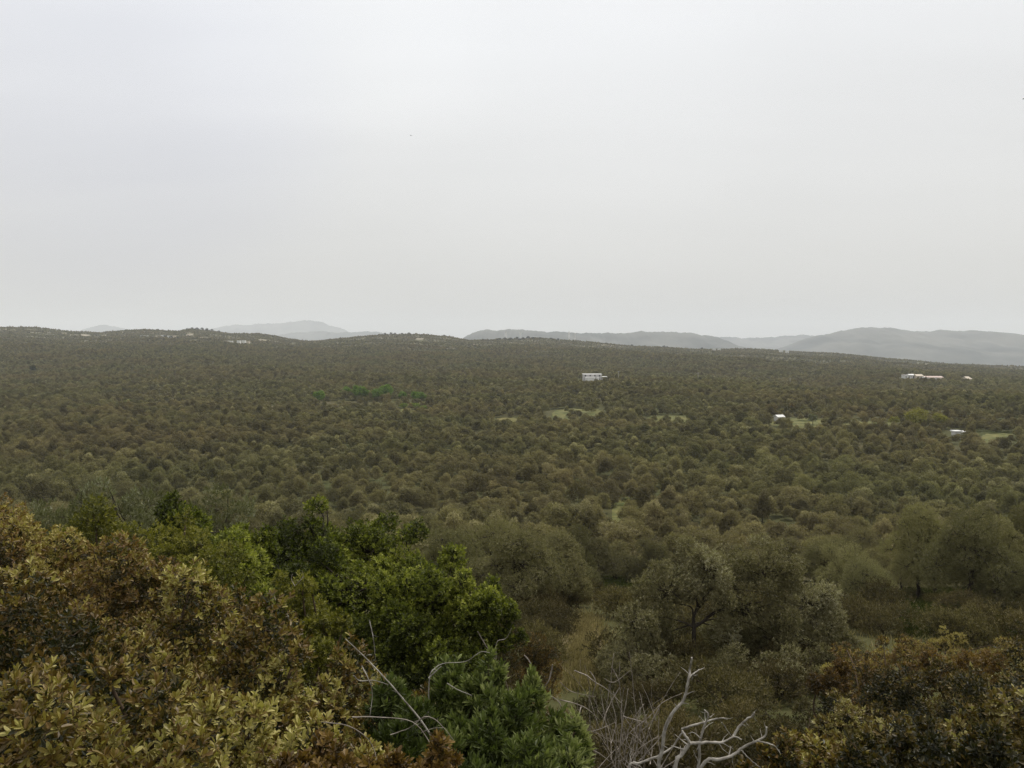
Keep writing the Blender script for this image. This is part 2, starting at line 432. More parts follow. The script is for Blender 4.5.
mountain([(60, 345), (85, 330), (100, 325.5), (115, 326), (135, 330), (160, 335), (190, 332), (215, 328), (235, 325), (250, 324), (275, 323),
          (290, 322.5), (300, 320.6), (322, 320.6), (332, 325.5), (345, 330), (370, 345)], 13500, 1900, 3)
mountain([(255, 345), (280, 334), (300, 331.8), (340, 331.5), (380, 332), (410, 336), (440, 344), (470, 352)], 9800, 1500, 5)
mountain([(440, 352), (462, 338), (470, 334), (485, 329), (512, 329), (540, 331), (570, 331.5), (590, 333.5), (610, 332.5), (640, 331.5), (665, 331.5),
          (690, 332), (710, 335.5), (730, 342), (750, 350), (770, 362)], 5600, 1500, 8)
mountain([(665, 350), (695, 339), (715, 336), (735, 337.5), (760, 338), (785, 335), (802, 335), (818, 337), (850, 345), (880, 355)], 9000, 1700, 13)
mountain([(760, 358), (800, 341), (815, 336.5), (830, 333), (845, 329), (860, 327.5), (875, 327), (890, 328), (910, 330), (930, 331.3), (950, 330),
          (980, 330), (1000, 333), (1015, 339), (1040, 341), (1090, 338), (1150, 348), (1220, 362)], 6300, 1900, 21)

# ------------------------------------------------------------------ clearings and fields
# (px0, px1, near distance, far distance) : no trees between
CLEAR = [(548, 606, 322, 388), (642, 692, 305, 352), (768, 832, 278, 332), (835, 900, 285, 318), (976, 1016, 232, 274), (396, 430, 350, 440), (312, 398, 388, 442),
         (492, 520, 318, 352), (576, 610, 570, 672), (612, 624, 610, 640), (899, 948, 728, 790), (960, 974, 728, 790), (948, 965, 252, 280), (268, 276, 360, 420),
         (138, 178, 1600, 1750), (222, 250, 1470, 1570), (279, 290, 1850, 1960), (31, 36, 728, 750), (150, 170, 400, 440)]
def in_clear(px, Y):
    bad = np.zeros(np.shape(px), bool)
    for a, b, n, f in CLEAR: bad |= (px > a) & (px < b) & (Y > n) & (Y < f)
    return bad

def patch(name, px0, px1, Y0, Y1, mat, seed):
    rng = np.random.default_rng(seed); n = 40; ring = []
    for k in range(n):
        a = k / n * 6.2832; s = 1 + rng.normal(0, .06)
        ca, sa = math.cos(a), math.sin(a); e = .75
        ring.append(((px0 + px1) / 2 + (px1 - px0) / 2 * s * math.copysign(abs(ca) ** e, ca), (Y0 + Y1) / 2 + (Y1 - Y0) / 2 * s * math.copysign(abs(sa) ** e, sa)))
    V = []; m = 6
    cx, cy = (px0 + px1) / 2, (Y0 + Y1) / 2
    for r in range(m + 1):
        f = 1e-3 + r / m
        for px, Y in ring:
            p = on_ground(cx + (px - cx) * f, cy + (Y - cy) * f); V.append((p.x, p.y, p.z + .10 - .06 * (r == m)))
    i = np.arange(m)[:, None] * n; j = np.arange(n)[None]; j2 = (j + 1) % n
    q = np.stack([i + j, i + n + j, i + n + j2, i + j2], -1).reshape(-1, 4)
    T = np.concatenate([q[:, [0, 1, 2]], q[:, [0, 2, 3]]])
    kind(link(name, mesh_np(name, np.array(V), T, mat, smooth=True)), 'structure')

patch('meadow', 552, 602, 335, 388, M['lawn'], 1)
patch('meadow', 645, 690, 315, 350, M['lawn'], 2)
patch('meadow', 772, 828, 296, 330, M['lawn'], 3)
patch('meadow', 840, 892, 298, 316, M['lawn'], 4)
patch('meadow', 980, 1014, 248, 272, M['lawn'], 5)
patch('meadow', 400, 428, 370, 436, M['far_lime'] if False else M['lawn'], 6)
patch('meadow', 612, 640, 78, 150, M['lawn'], 15)
patch('meadow', 384, 400, 190, 225, M['lawn'], 16)
patch('meadow', 494, 518, 325, 350, M['lawn_pale'], 7)
patch('field', 268, 276, 375, 418, M['soil'], 8)
patch('field', 279, 289, 1880, 1960, M['soil'], 9)
patch('field', 142, 168, 1640, 1720, M['soil'], 10)
patch('field', 224, 236, 1480, 1560, M['soil'], 11)
patch('path', 562, 604, 18.5, 27, M['earth'], 14)
patch('meadow', 152, 168, 405, 438, M['lawn_pale'], 12)

for k_, (px_, y_, w_, d_) in enumerate([(30, 1900, 5, 50), (48, 1860, 8, 60), (64, 1900, 6, 40), (85, 1880, 9, 50), (104, 1900, 6, 40), (190, 1800, 8, 60), (205, 1700, 10, 60), (262, 1700, 8, 60), (345, 1800, 9, 50),
                                         (420, 1850, 8, 50), (470, 1700, 10, 60), (700, 1850, 9, 50), (745, 1800, 8, 50), (300, 1500, 10, 60)]):
    patch('field', px_ - w_ * .5, px_ + w_ * .5, y_ - d_ * .7, y_ + d_ * .7, M['soil'], 40 + k_)
    CLEAR.append((px_ - w_ * .5, px_ + w_ * .5, y_ - d_ * 1.2, y_ + d_ * .7))
# ------------------------------------------------------------------ olive grove
def olive_lobes(rng, R, H, n=9):
    lobes = [((0, 0, H * .52), (R * .52, R * .52, H * .30))]
    for k in range(n):
        a = k * 2.4 + rng.normal(0, .3); f = (k + .5) / n; d = R * math.sqrt(f) * .80 * rng.uniform(.8, 1.12)
        z = H * (.86 - .50 * f ** 1.3) * rng.uniform(.82, 1.16); r = R * rng.uniform(.16, .36)
        lobes.append(((d * math.cos(a), d * math.sin(a), z), (r * rng.uniform(.9, 1.2), r * rng.uniform(.9, 1.2), r * rng.uniform(.75, 1.0))))
    return lobes

LAB_OLIVE = 'dense rounded grey green olive tree growing in the grove below the foreground bushes'
def olive_proto(seed, R, H, n, L, w, mat, label, group, nleaf=6, shell=(.80, 1.22), twigs=3, cull=.72):
    rng = np.random.default_rng(seed)
    lobes = olive_lobes(rng, R, H, int(rng.integers(15, 21)))
    (V, T, t), P, lid = foliage(lobes, n, nleaf, L, w, rng, False, .52, .35, (.45, 1.5), .38, .5, shell, -.8, .12, .17, cull, .17)
    root = thing('olive_tree', label, 'olive tree', (0, 0, 0), 0, group)
    Vw, Tw, _ = wood(lobes, (rng.normal(0, .1), rng.normal(0, .1), 0), rng, R * .062, (rng.normal(0, .2), rng.normal(0, .2), H * .24), twigs, P, lid)
    link('trunk', mesh_np('olive_trunk', Vw, Tw, M['bark'], smooth=True), root)
    link('crown', mesh_np('olive_crown', V, T, mat, t), root)
    return root

G_OLIVE = 'olive trees of the grove below'
protos = [olive_proto(100 + k, (1.7, 2.05, 2.3, 1.85, 2.1, 1.6, 2.45, 1.95)[k], (3.3, 4.1, 3.7, 4.4, 3.2, 3.7, 4.2, 3.6)[k], 1450, .22, .34, M['olive'], LAB_OLIVE, G_OLIVE) for k in range(8)]

FG = [(-200, 470), (0, 478), (40, 490), (130, 482), (200, 500), (420, 510), (440, 545), (480, 560), (500, 620), (520, 700), (590, 768), (850, 700), (860, 640), (1024, 640), (1300, 640)]
def grove_points():
    pts = []
    for (d0, d1, s) in ((30, 1250, 4.0), (1250, 2130, 5.5)):
        xs = np.arange(-d1 * .95, d1 * .95, s); ys = np.arange(d0, d1, s)
        X, Y = np.meshgrid(xs, ys); X = X + (np.arange(len(ys)) % 2)[:, None] * s * .5
        X = X + RNG.uniform(-.36, .36, X.shape) * s; Y = Y + RNG.uniform(-.36, .36, Y.shape) * s
        u = X / Y; keep = (np.abs(u) < .86) & (Y >= d0) & (Y < d1)
        keep &= RNG.uniform(0, 1, X.shape) > np.where(Y > 1400, .34, .06 + .14 * np.clip(np.sin(X * .043 + 1.3 * np.sin(Y * .021)) * np.sin(Y * .037 + X * .011), 0, 1))
        pts.append(np.stack([X[keep], Y[keep]], -1))
    P = np.concatenate(pts)
    Z = ground_z(P[:, 0], P[:, 1]); dep = P[:, 1] * CP - (Z - EYE) * SP
    px = 512 + F * P[:, 0] / dep; row = 384 - F * (P[:, 1] * SP + (Z - EYE) * CP) / dep
    ok = ~(in_clear(px, P[:, 1]) & (RNG.uniform(0, 1, len(P)) < np.where(P[:, 1] < 420, .80, 1)))
    # grassy gaps between the nearer trees
    strip = (np.abs(px - (372 + (row - 450) * 1.0)) < 5) & (row > 448) & (row < 486)
    strip |= (np.abs(px - (628 - (row - 505) * .45)) < 7) & (row > 505) & (row < 570)
    strip |= (np.abs(px - 585) < 14) & (row > 590)
    strip |= (np.abs(px - 935) < 34) & (row > 618)
    strip |= (P[:, 1] < 58) & (np.abs(px - 700) < 110)
    strip |= (P[:, 1] < 40) & (px > 845) & (px < 965)
    strip |= (P[:, 1] < 46) & (((px > 620) & (px < 850)) | (px < 380) | (P[:, 1] < 36) & (px > 620))
    ok &= ~strip
    return P[ok], Z[ok], px[ok], row[ok]
P, Z, PX, ROW = grove_points()
SC = (.86 + .10 * np.sin(P[:, 0] * .031 + P[:, 1] * .017) * np.sin(P[:, 1] * .026)) * RNG.uniform(.76, 1.28, len(P)) * np.where(RNG.uniform(0, 1, len(P)) < .14, .62, 1)
top = ROW - 3.8 * SC * F / P[:, 1]
vis = (PX > -15) & (PX < 1039) & (top < np.interp(PX, [a for a, b in FG], [b for a, b in FG]) - 3)
order = np.argsort(np.where(vis, P[:, 1] / SC ** .5, 1e9))
near = order[:300]; isnear = np.zeros(len(P), bool); isnear[near] = True
ol = [olive_proto(300 + k, (2.0, 1.75, 2.2)[k], (3.7, 3.9, 3.5)[k], 5600, .095, .27, M['olive'], LAB_OLIVE, G_OLIVE, 7, twigs=8, cull=.7) for k in range(3)]
used = set()
for n_, i in enumerate(near):
    fine = P[i, 1] < 66
    pool = ol if fine else protos
    k = int(RNG.integers(0, len(pool))); loc = (P[i, 0], P[i, 1], Z[i] - .05); rz = float(RNG.uniform(0, 6.28))
    sc = (SC[i] * RNG.uniform(.82, 1.18), SC[i] * RNG.uniform(.82, 1.18), SC[i] * RNG.uniform(.82, 1.2))
    free = [q for q in range(len(pool)) if (fine, q) not in used]
    if free:
        used.add((fine, free[0])); o = pool[free[0]]; o.location = loc; o.rotation_euler = (0, 0, rz); o.scale = sc
    else: dup(pool[k], loc, rz, sc)

def build_grove():
    rest = ~isnear; Q = P[rest]; n = len(Q)
    me = bpy.data.meshes.new('olive_grove'); me.vertices.add(n)
    me.vertices.foreach_set('co', np.ascontiguousarray(np.column_stack([Q, Z[rest] - .05]), np.float32).ravel())
    a = me.attributes.new('turn', 'FLOAT_VECTOR', 'POINT'); a.data.foreach_set('vector', np.column_stack([RNG.normal(0, .07, n), RNG.normal(0, .07, n), RNG.uniform(0, 6.28, n)]).astype(np.float32).ravel())
    a = me.attributes.new('size', 'FLOAT_VECTOR', 'POINT'); s = SC[rest]
    a.data.foreach_set('vector', np.column_stack([s * RNG.uniform(.8, 1.2, n), s * RNG.uniform(.8, 1.2, n), s * RNG.uniform(.78, 1.22, n)]).astype(np.float32).ravel())
    a = me.attributes.new('pick', 'INT', 'POINT'); a.data.foreach_set('value', RNG.integers(0, len(protos), n).astype(np.int32))
    o = link('olive_grove', me); kind(o, 'stuff')
    o['label'] = 'vast far mass of olive trees covering the plain and ridges'; o['category'] = 'olive grove'
    ng = bpy.data.node_groups.new('grove', 'GeometryNodeTree')
    ng.interface.new_socket('Geometry', in_out='INPUT', socket_type='NodeSocketGeometry')
    ng.interface.new_socket('Geometry', in_out='OUTPUT', socket_type='NodeSocketGeometry')
    N = ng.nodes.new; gi = N('NodeGroupInput'); go = N('NodeGroupOutput')
    iop = N('GeometryNodeInstanceOnPoints'); iop.inputs['Pick Instance'].default_value = True
    m2p = N('GeometryNodeMeshToPoints'); ng.links.new(gi.outputs[0], m2p.inputs[0]); ng.links.new(m2p.outputs[0], iop.inputs['Points'])
    jn = N('GeometryNodeJoinGeometry')
    for p in protos:
        for ch in p.children:
            if ch.name.startswith('crown'):
                oi = N('GeometryNodeObjectInfo'); oi.inputs['Object'].default_value = ch; oi.inputs['As Instance'].default_value = True; oi.transform_space = 'ORIGINAL'
                ng.links.new(oi.outputs['Geometry'], jn.inputs[0])
    ng.links.new(jn.outputs[0], iop.inputs['Instance'])
    for nm, ty, sock in (('pick', 'INT', 'Instance Index'), ('turn', 'FLOAT_VECTOR', 'Rotation'), ('size', 'FLOAT_VECTOR', 'Scale')):
        na = N('GeometryNodeInputNamedAttribute'); na.data_type = ty; na.inputs[0].default_value = nm
        src = na.outputs[0]
        if sock == 'Rotation':
            er = N('FunctionNodeEulerToRotation'); ng.links.new(src, er.inputs[0]); src = er.outputs[0]
        ng.links.new(src, iop.inputs[sock])
    ng.links.new(iop.outputs[0], go.inputs[0])
    md = o.modifiers.new('grove', 'NODES'); md.node_group = ng
    print('grove instances', n, 'near', len(near), 'far limit of single trees', P[near, 1].max())
build_grove()

# ------------------------------------------------------------------ single trees further off
def round_tree(name, label, cat, seed, R, H, n, L, w, mat, group=None, nleaf=6, trunk_h=.25, lob=7, spread=.6):
    rng = np.random.default_rng(seed)
    lobes = [((0, 0, H * .6), (R * .66, R * .66, H * .32))]
    for k in range(lob):
        a = k / lob * 6.28 + rng.normal(0, .3); d = R * rng.uniform(.35, spread); r = R * rng.uniform(.32, .48)
        lobes.append(((d * math.cos(a), d * math.sin(a), H * rng.uniform(.42, .82)), (r, r, r * rng.uniform(.8, 1.05))))
    (V, T, t), PP, lid = foliage(lobes, n, nleaf, L, w, rng, False, .5, .4, (.4, 1.25), .4, .5, (.72, 1.08), -.75, .2)
    root = thing(name, label, cat, (0, 0, 0), 0, group)
    Vw, Tw, _ = wood(lobes, (0, 0, 0), rng, R * .06, (rng.normal(0, .1), rng.normal(0, .1), H * trunk_h), 2, PP, lid)
    link('trunk', mesh_np('trunk', Vw, Tw, M['bark'], smooth=True), root)
    link('crown', mesh_np('crown', V, T, mat, t), root)
    return root

gt = round_tree('green_tree', 'x', 'tree', 31, 3.6, 6.6, 1500, .34, .5, M['far_green'], 'bright green trees in the middle of the grove')
for k, (px, Y, s, lab) in enumerate([
        (321, 446, .85, 'small bright green tree alone at the left end of the bright green clump'),
        (347, 447, .95, 'dark bright green round tree starting the long clump in the grove'),
        (357, 440, .98, 'bright green tree second in the long clump in the grove'),
        (367, 446, .92, 'bright green tree in the middle of the long clump in the grove'),
        (377, 441, .95, 'bright green tree just right of the middle of the long green clump'),
        (388, 452, 1.05, 'tall fresh green tree at the right end of the long clump'),
        (403, 448, .75, 'small green tree behind the pale green grass in the grove'),
        (414, 440, .7, 'low green tree right of the long clump, above the pale grass'),
        (422, 452, .8, 'last green tree at the far right of the green clump')]):
    p = on_ground(px + (k * 37 % 5 - 2) * .8, Y + (k * 53 % 9 - 4) * 4)
    s *= (1.28, 1.05, 1.35, 1.0, 1.2)[k % 5]
    if k == 0: gt.location = p; gt.scale = (s,) * 3; gt['label'] = lab
    else: dup(gt, p, k * 1.3, s, lab)
lt = round_tree('lime_bush', 'light lime green bush in the pale grass below the green clump', 'bush', 33, 3.2, 3.6, 900, .30, .5, M['far_lime'], trunk_h=.15); lt.location = on_ground(414, 392)
dup(lt, on_ground(404, 398), 2, .8, 'small lime green bush beside the larger lime bush under the green clump')
dup(lt, on_ground(424, 386), 4, .8, 'lime green bush at the right edge of the pale grass strip')
yt = round_tree('yellow_tree', 'broad yellow green tree standing above the small white hut', 'tree', 35, 4.6, 7.4, 1500, .34, .5, M['far_yellow'], trunk_h=.2); yt.location = on_ground(915, 290)
dup(yt, on_ground(941, 290), 2.1, .72, 'smaller yellow green tree just left of the white hut roof')
dup(yt, on_ground(894, 300), 4.1, .5, 'small lime bush at the left foot of the broad yellow green tree')
st = round_tree('pale_tree', 'small pale silvery tree at the right end of the lawn', 'tree', 37, 2.3, 4.6, 900, .26, .35, M['silver'], trunk_h=.25); st.location = on_ground(813, 303)
bt = round_tree('reddish_tree', 'rusty brown tree behind the left end of the lawn', 'tree', 39, 3, 4.6, 900, .28, .35, M['rust'], trunk_h=.2); bt.location = on_ground(772, 352)
dup(bt, on_ground(791, 358), 2, .85, 'smaller rusty brown tree behind the middle of the lawn')
pt = round_tree('dark_pine', 'lone dark tree with a bare trunk standing above the grove at the left', 'pine tree', 41, 3.6, 8.5, 1300, .36, .3, M['pine'], trunk_h=.45, lob=6, spread=.5); pt.location = on_ground(33, 740)
dd = round_tree('dark_shrub', 'dark green round shrub low in the grove on the left', 'shrub', 43, 2.6, 3.4, 800, .26, .4, M['far_green'], trunk_h=.2); dd.location = on_ground(131, 410)
GP = 'dark pines on the far ridge'
kk = 0
for px, dY, s in [(187, 2004, .8), (192, 2000, 1.0), (197, 1995, 1.1), (202, 2002, 1.15), (207, 1996, 1.05), (212, 2000, .9), (219, 2002, .8), (158, 1998, .8), (126, 2000, .7),
                  (385, 2000, 1), (391, 2004, 1.1), (395, 1998, 1.0), (402, 1996, .9), (409, 2000, 1.0), (416, 2002, .9), (428, 1997, .8), (444, 2000, .85),
                  (483, 1990, .9), (500, 1960, 1.1), (505, 1975, 1.1), (511, 1950, 1.2), (517, 1985, 1.1), (523, 1965, 1.15), (528, 1992, 1.3), (533, 1986, 1.1), (520, 1930, 1.1), (509, 1925, 1.0), (497, 1935, .9), (540, 1996, .9), (551, 2000, 1.0), (558, 2000, .9),
                  (632, 2000, .9), (664, 1998, 1.1), (667, 2002, .9), (702, 2000, 1.0), (178, 1650, .9), (165, 1640, 1.0), (171, 1642, 1.1), (160, 1650, .8)]:
    dup(pt, on_ground(px, dY), kk * .9, (s * 1.25, s * 1.25, s * .85), 'dark bushy pine among the trees along the crest of the far ridge', GP); kk += 1

# ------------------------------------------------------------------ buildings
def boxv(x0, x1, y0, y1, z0, z1):
    V = np.array([[x, y, z] for z in (z0, z1) for y in (y0, y1) for x in (x0, x1)], float)
    q = np.array([[0, 2, 3, 1], [4, 5, 7, 6], [0, 1, 5, 4], [2, 6, 7, 3], [0, 4, 6, 2], [1, 3, 7, 5]])
    return V, np.concatenate([q[:, [0, 1, 2]], q[:, [0, 2, 3]]]), np.zeros(12)
def gablev(x0, x1, y0, y1, z, h, ov=.3, th=.18):
    parts = []
    ym = (y0 + y1) / 2
    for s in (-1, 1):
        ye = y0 - ov if s < 0 else y1 + ov
        V = np.array([[x0 - ov, ye, z - .1], [x1 + ov, ye, z - .1], [x1 + ov, ym, z + h], [x0 - ov, ym, z + h],
                      [x0 - ov, ye, z - .1 + th], [x1 + ov, ye, z - .1 + th], [x1 + ov, ym, z + h + th], [x0 - ov, ym, z + h + th]])
        q = np.array([[0, 1, 2, 3], [4, 7, 6, 5], [0, 4, 5, 1], [1, 5, 6, 2], [2, 6, 7, 3], [3, 7, 4, 0]])
        parts.append((V, np.concatenate([q[:, [0, 1, 2]], q[:, [0, 2, 3]]]), np.zeros(12)))
    return join(parts)
def part(name, vt, mat, parent):
    return link(name, mesh_np(name, vt[0], vt[1], mat), parent)

def house(name, label, cat, px, Y, w, d, h, wall, roof, roof_kind='flat', gable=1.6, nwin=3, rz=0, door=True, group=None, storeys=1):
    p = on_ground(px, Y); p.z -= .3
    r = thing(name, label, cat, p, rz, group)
    part('wall', boxv(-w / 2, w / 2, -d / 2, d / 2, 0, h), M[wall], r)
    if roof_kind == 'flat': part('roof', boxv(-w / 2 - .35, w / 2 + .35, -d / 2 - .35, d / 2 + .35, h + .003, h + .4), M[roof], r)
    else:
        part('roof', gablev(-w / 2, w / 2, -d / 2, d / 2, h + .15, gable), M[roof], r)
        for x in (-w / 2 + .1, w / 2 - .1):
            V = np.array([[x - .09, -d / 2, h + .003], [x - .09, d / 2, h + .003], [x - .09, 0, h + gable], [x + .09, -d / 2, h + .003], [x + .09, d / 2, h + .003], [x + .09, 0, h + gable]])
            part('gable', (V, np.array([[0, 2, 1], [3, 4, 5], [0, 1, 4], [0, 4, 3], [1, 2, 5], [1, 5, 4], [2, 0, 3], [2, 3, 5]])), M[wall], r)
    for s in range(storeys):
        z = .95 + s * 3
        for k in range(nwin):
            x = -w / 2 + w * (k + .5) / nwin
            if door and s == 0 and k == nwin // 2:
                f = part('door', boxv(x - .5, x + .5, -d / 2 - .06, -d / 2 - .003, .1, 2.15), M['dark'], r)
                continue
            if z + 1.2 > h: continue
            f = part('window', boxv(x - .55, x + .55, -d / 2 - .05, -d / 2 - .003, z, z + 1.15), M['dark'], r)
    return r

h1 = house('white_house', 'long white flat roofed house standing alone in the middle of the grove', 'house', 592, 650, 15.2, 8, 5.5, 'grey', 'white', 'flat', nwin=4, storeys=2)
# low white lean-to rooms and the awning in front of the house are parts of it
part('annex', boxv(-6.2, 1.6, -9.5, -4.3, 0, 3.6), M['white'], h1)
part('annex', boxv(3.0, 5.0, -8.5, -4.3, 0, 3.0), M['white'], h1)
a = part('awning', boxv(7.7, 12.0, -6.0, 1.0, 3.6, 3.85), M['white'], h1)
for x in (8.0, 11.7): part('post', boxv(x - .08, x + .08, -5.8, -5.64, 0, 3.6), M['white'], h1)

FAR = 'houses of the farmstead at the far right of the grove'
house('small_house', 'small white cube house at the left end of the pale farmstead', 'house', 906, 752, 6, 6, 3.0, 'white', 'grey', 'flat', nwin=2, group=FAR)
house('small_house', 'white house with a shallow roof second from left in the farmstead', 'house', 910.5, 760, 5, 6, 2.8, 'white', 'white', 'gable', .9, 2, group=FAR)
house('farm_house', 'beige gabled farmhouse in the middle of the pale farmstead', 'house', 918, 756, 6.5, 7, 2.9, 'beige', 'beige', 'gable', 1.4, 2, group=FAR)
house('farm_barn', 'long low farm building with a pale pink roof at the farmstead', 'farm building', 932, 756, 17, 8, 2.8, 'grey', 'pinkroof', 'gable', 1.1, 5, group=FAR)
house('shed', 'small white shed in front of the long pink roofed farm building', 'shed', 923.5, 742, 3.4, 4, 2.6, 'white', 'white', 'flat', nwin=1, group=FAR)
house('shed', 'pale shed at the right end of the long pink roofed building', 'shed', 942, 744, 3.5, 4, 2.8, 'beige', 'beige', 'flat', nwin=1, group=FAR)
house('farm_house', 'pale beige house standing apart to the right of the farmstead', 'house', 966, 752, 6.5, 7, 3.6, 'beige', 'beige', 'gable', 2.0, 2, rz=.5, group=FAR)
house('garden_hut', 'low white hut at the left corner of the green lawn', 'hut', 779, 318, 3.2, 2.6, 1.9, 'white', 'white', 'gable', .7, 1, rz=.35)
hh = house('white_hut', 'small bright white hut with a crooked side roof at the right of the grove', 'hut', 956, 262, 2.0, 2.2, 2.7, 'white', 'white', 'flat', nwin=1)
sl = part('side_roof', boxv(1.4, 3.4, -1.1, 1.1, 2.0, 2.12), M['white'], hh); sl.rotation_euler = (0, -.28, 0)
for x in (1.5, 3.2): part('post', boxv(x - .06, x + .06, -1.0, -.88, 0, 2.1 + (x - 1.4) * .2), M['grey'], hh)
RH = 'white houses scattered on the far left ridge'
k = 0
for px, Y, w, h, c in [(143, 1700, 9, 6, 'white'), (147, 1690, 7, 8, 'white'), (151, 1700, 12, 6, 'white'), (158, 1720, 8, 6, 'beige'), (163, 1730, 8, 6, 'white'), (169, 1720, 9, 6, 'white'), (174, 1740, 7, 6, 'beige'),
                       (227, 1560, 7, 6, 'beige'), (231, 1550, 6, 7, 'white'), (239, 1560, 6, 7, 'white'), (244, 1545, 6, 8, 'white'), (248, 1560, 6, 6, 'beige')]:
    lab = 'tiny pale house in the upper left cluster on the far ridge' if px < 200 else 'tiny pale house in the lower cluster under the ridge, right of the first cluster'
    house('ridge_house', lab, 'house', px, Y, w, 8, h, c, 'white' if c == 'white' else 'beige', 'flat', nwin=2, group=RH if px < 200 else 'pale houses below the ridge')
for px, Y, w in [(787, 1880, 6), (781, 1875, 7), (714, 1900, 7), (719, 1905, 6)]:
    house('ridge_house', 'tiny white house on the low right part of the far ridge', 'house', px, Y, w, 7, 7, 'white', 'white', 'flat', nwin=2, group='white houses on the right ridge')

# pale towers behind the ridge, concrete poles in the grove
def tower(px, rtop, w, label):
    Y = 2120; p = on_ground(px, Y); ztop = float(row_z(rtop, Y)); h = ztop - p.z
    r = thing('pale_tower', label, 'tower', p, 0, 'pale towers behind the ridge')
    P_, R_ = [(0, 0, -1), (0, 0, h * .9), (0, 0, h * .9 + .01), (0, 0, h)], [w, w * .8, w * .95, w * .95]
    part('shaft', tube(P_[:2], R_[:2], 16), M['pale_tower'], r); part('cap', tube([(0, 0, h * .9 + .01), (0, 0, h)], [w, w], 16), M['pale_tower'], r)
tower(506, 331.5, 2.6, 'pale tower behind the ridge, leftmost and widest of the towers')
tower(520.5, 332.5, 2.2, 'pale tower behind the ridge, second from the left')
tower(569, 331.5, 2.0, 'pale tower behind the ridge right of the dark pines, taller of the right pair')
tower(575, 333, 1.2, 'thin pale tower behind the ridge, shorter of the right pair')
for px, Y, h, lab in [(618.5, 625, 8, 'pale concrete pole standing right of the long white house'), (698, 640, 9, 'pale concrete pole in the grove right of the white house'),
                      (790, 640, 9, 'pale concrete pole in the grove above the green lawn')]:
    r = thing('utility_pole', lab, 'utility pole', on_ground(px, Y))
    part('shaft', tube([(0, 0, -.5), (0, 0, h)], [.16, .10], 8), M['grey'], r); part('crossarm', boxv(-1, 1, -.2, -.12, h - .7, h - .55), M['grey'], r)

def bird(px, row, Y, span, label):
    c = at(px, row, Y); parts = []
    parts.append(tube([(0, -.2 * span, .01), (0, -.12 * span, 0), (0, 0, 0), (0, .16 * span, 0), (0, .24 * span, .02)], [.006 * span, .05 * span, .07 * span, .045 * span, .01 * span], 8))
    for s in (-1, 1):
        V = np.array([[0, .08, .03], [s * .26, .10, .09], [s * .5, -.04, .04], [s * .25, -.07, .08], [0, -.08, .03], [0, .08, .015], [s * .26, .10, .075], [s * .25, -.07, .065], [0, -.08, .015]]) * span
        parts.append((V, np.array([[0, 1, 3], [0, 3, 4], [1, 2, 3], [5, 7, 6], [5, 8, 7], [6, 7, 2], [0, 5, 6], [0, 6, 1], [4, 3, 7], [4, 7, 8], [1, 6, 2], [3, 2, 7]]), np.zeros(12)))
    V, T, _ = join(parts)
    o = tag(link('bird', mesh_np('bird', V, T, M['feather'])), label, 'bird'); o.location = c; o.rotation_euler = (0, 0, .7)
bird(411, 135.5, 120, .55, 'tiny dark bird flying high in the left half of the sky')
bird(1023.5, 99, 110, .6, 'tiny dark bird at the right edge of the sky')

# ------------------------------------------------------------------ the hillside in front: bushes, trees, dead wood
def bush(name, label, cat, spec, base_px, base_Y, n, nleaf, L, w, mat, seed, full=True, tint=.5, spread=.5, stem_r=.018, twigs=6, th=(.45, 1.25), up=.6, rnd=.4, tuft=.13,
         zmin=-.45, inner=.35, shell=(.74, 1.08), jitter=.14, tree=False, fork_h=.35, cull=.72, wood_mat='twig', group=None, names=('stems', 'foliage'), split=9, fork=None):
    """spec: lobes as (px, row, distance, rx, ry, rz); row is the lobe's top edge"""
    rng = np.random.default_rng(seed)
    b = on_ground(base_px, base_Y); lobes = []; main = []
    for (px, row, Y, rx, ry, rz) in spec:
        c = at(px, row, Y); c = np.array([c.x - b.x, c.y - b.y, c.z - rz * .92 - b.z]); rv = np.array([rx, ry, rz])
        lobes.append((tuple(c), tuple(rv * .60))); main.append(lobes[-1])
        for _ in range(split):
            d = rng.normal(size=3); d[2] = abs(d[2]) * 1.0 - .25; d /= np.linalg.norm(d)
            f = rng.uniform(.20, .38); lobes.append((tuple(c + rv * d * rng.uniform(.62, .98)), tuple(rv * f * np.array([1, 1, rng.uniform(.7, 1.1)]))))
    (V, T, t), PP, lid = foliage(lobes, n, nleaf, L, w, rng, full, tint, spread, th, up, rnd, shell, zmin, inner, jitter, cull, tuft, 1.5)
    root = thing(name, label, cat, b, 0, group)
    H = np.mean([l[0][2] for l in lobes]); fk = None
    if tree:
        fk = (0, 0, H * fork_h)
        if fork: fk = at(*fork) - b
    Vw, Tw, _ = wood(main if tree else lobes[::2], (0, 0, 0), rng, stem_r, fk, 0, PP, lid)
    if twigs:
        tw = []; cs = np.array([l[0] for l in lobes])
        for q in rng.choice(len(PP), min(twigs * len(main) * 2, len(PP)), replace=False):
            src_ = cs[lid[q]]
            if tree: mc = np.array([l[0] for l in main]); src_ = mc[np.argmin(np.linalg.norm(mc - PP[q], axis=1))]
            tw.append(limb(src_, PP[q], stem_r * .22, stem_r * .07, rng, .14, 4, 4))
        Vw, Tw, _ = join([(Vw, Tw, _)] + tw)
    link(names[0], mesh_np(name + '_' + names[0], Vw, Tw, M[wood_mat], smooth=True), root)
    link(names[1], mesh_np(name + '_' + names[1], V, T, M[mat], t), root)
    return root

G_BR = 'bronze leaved bushes on the left slope'
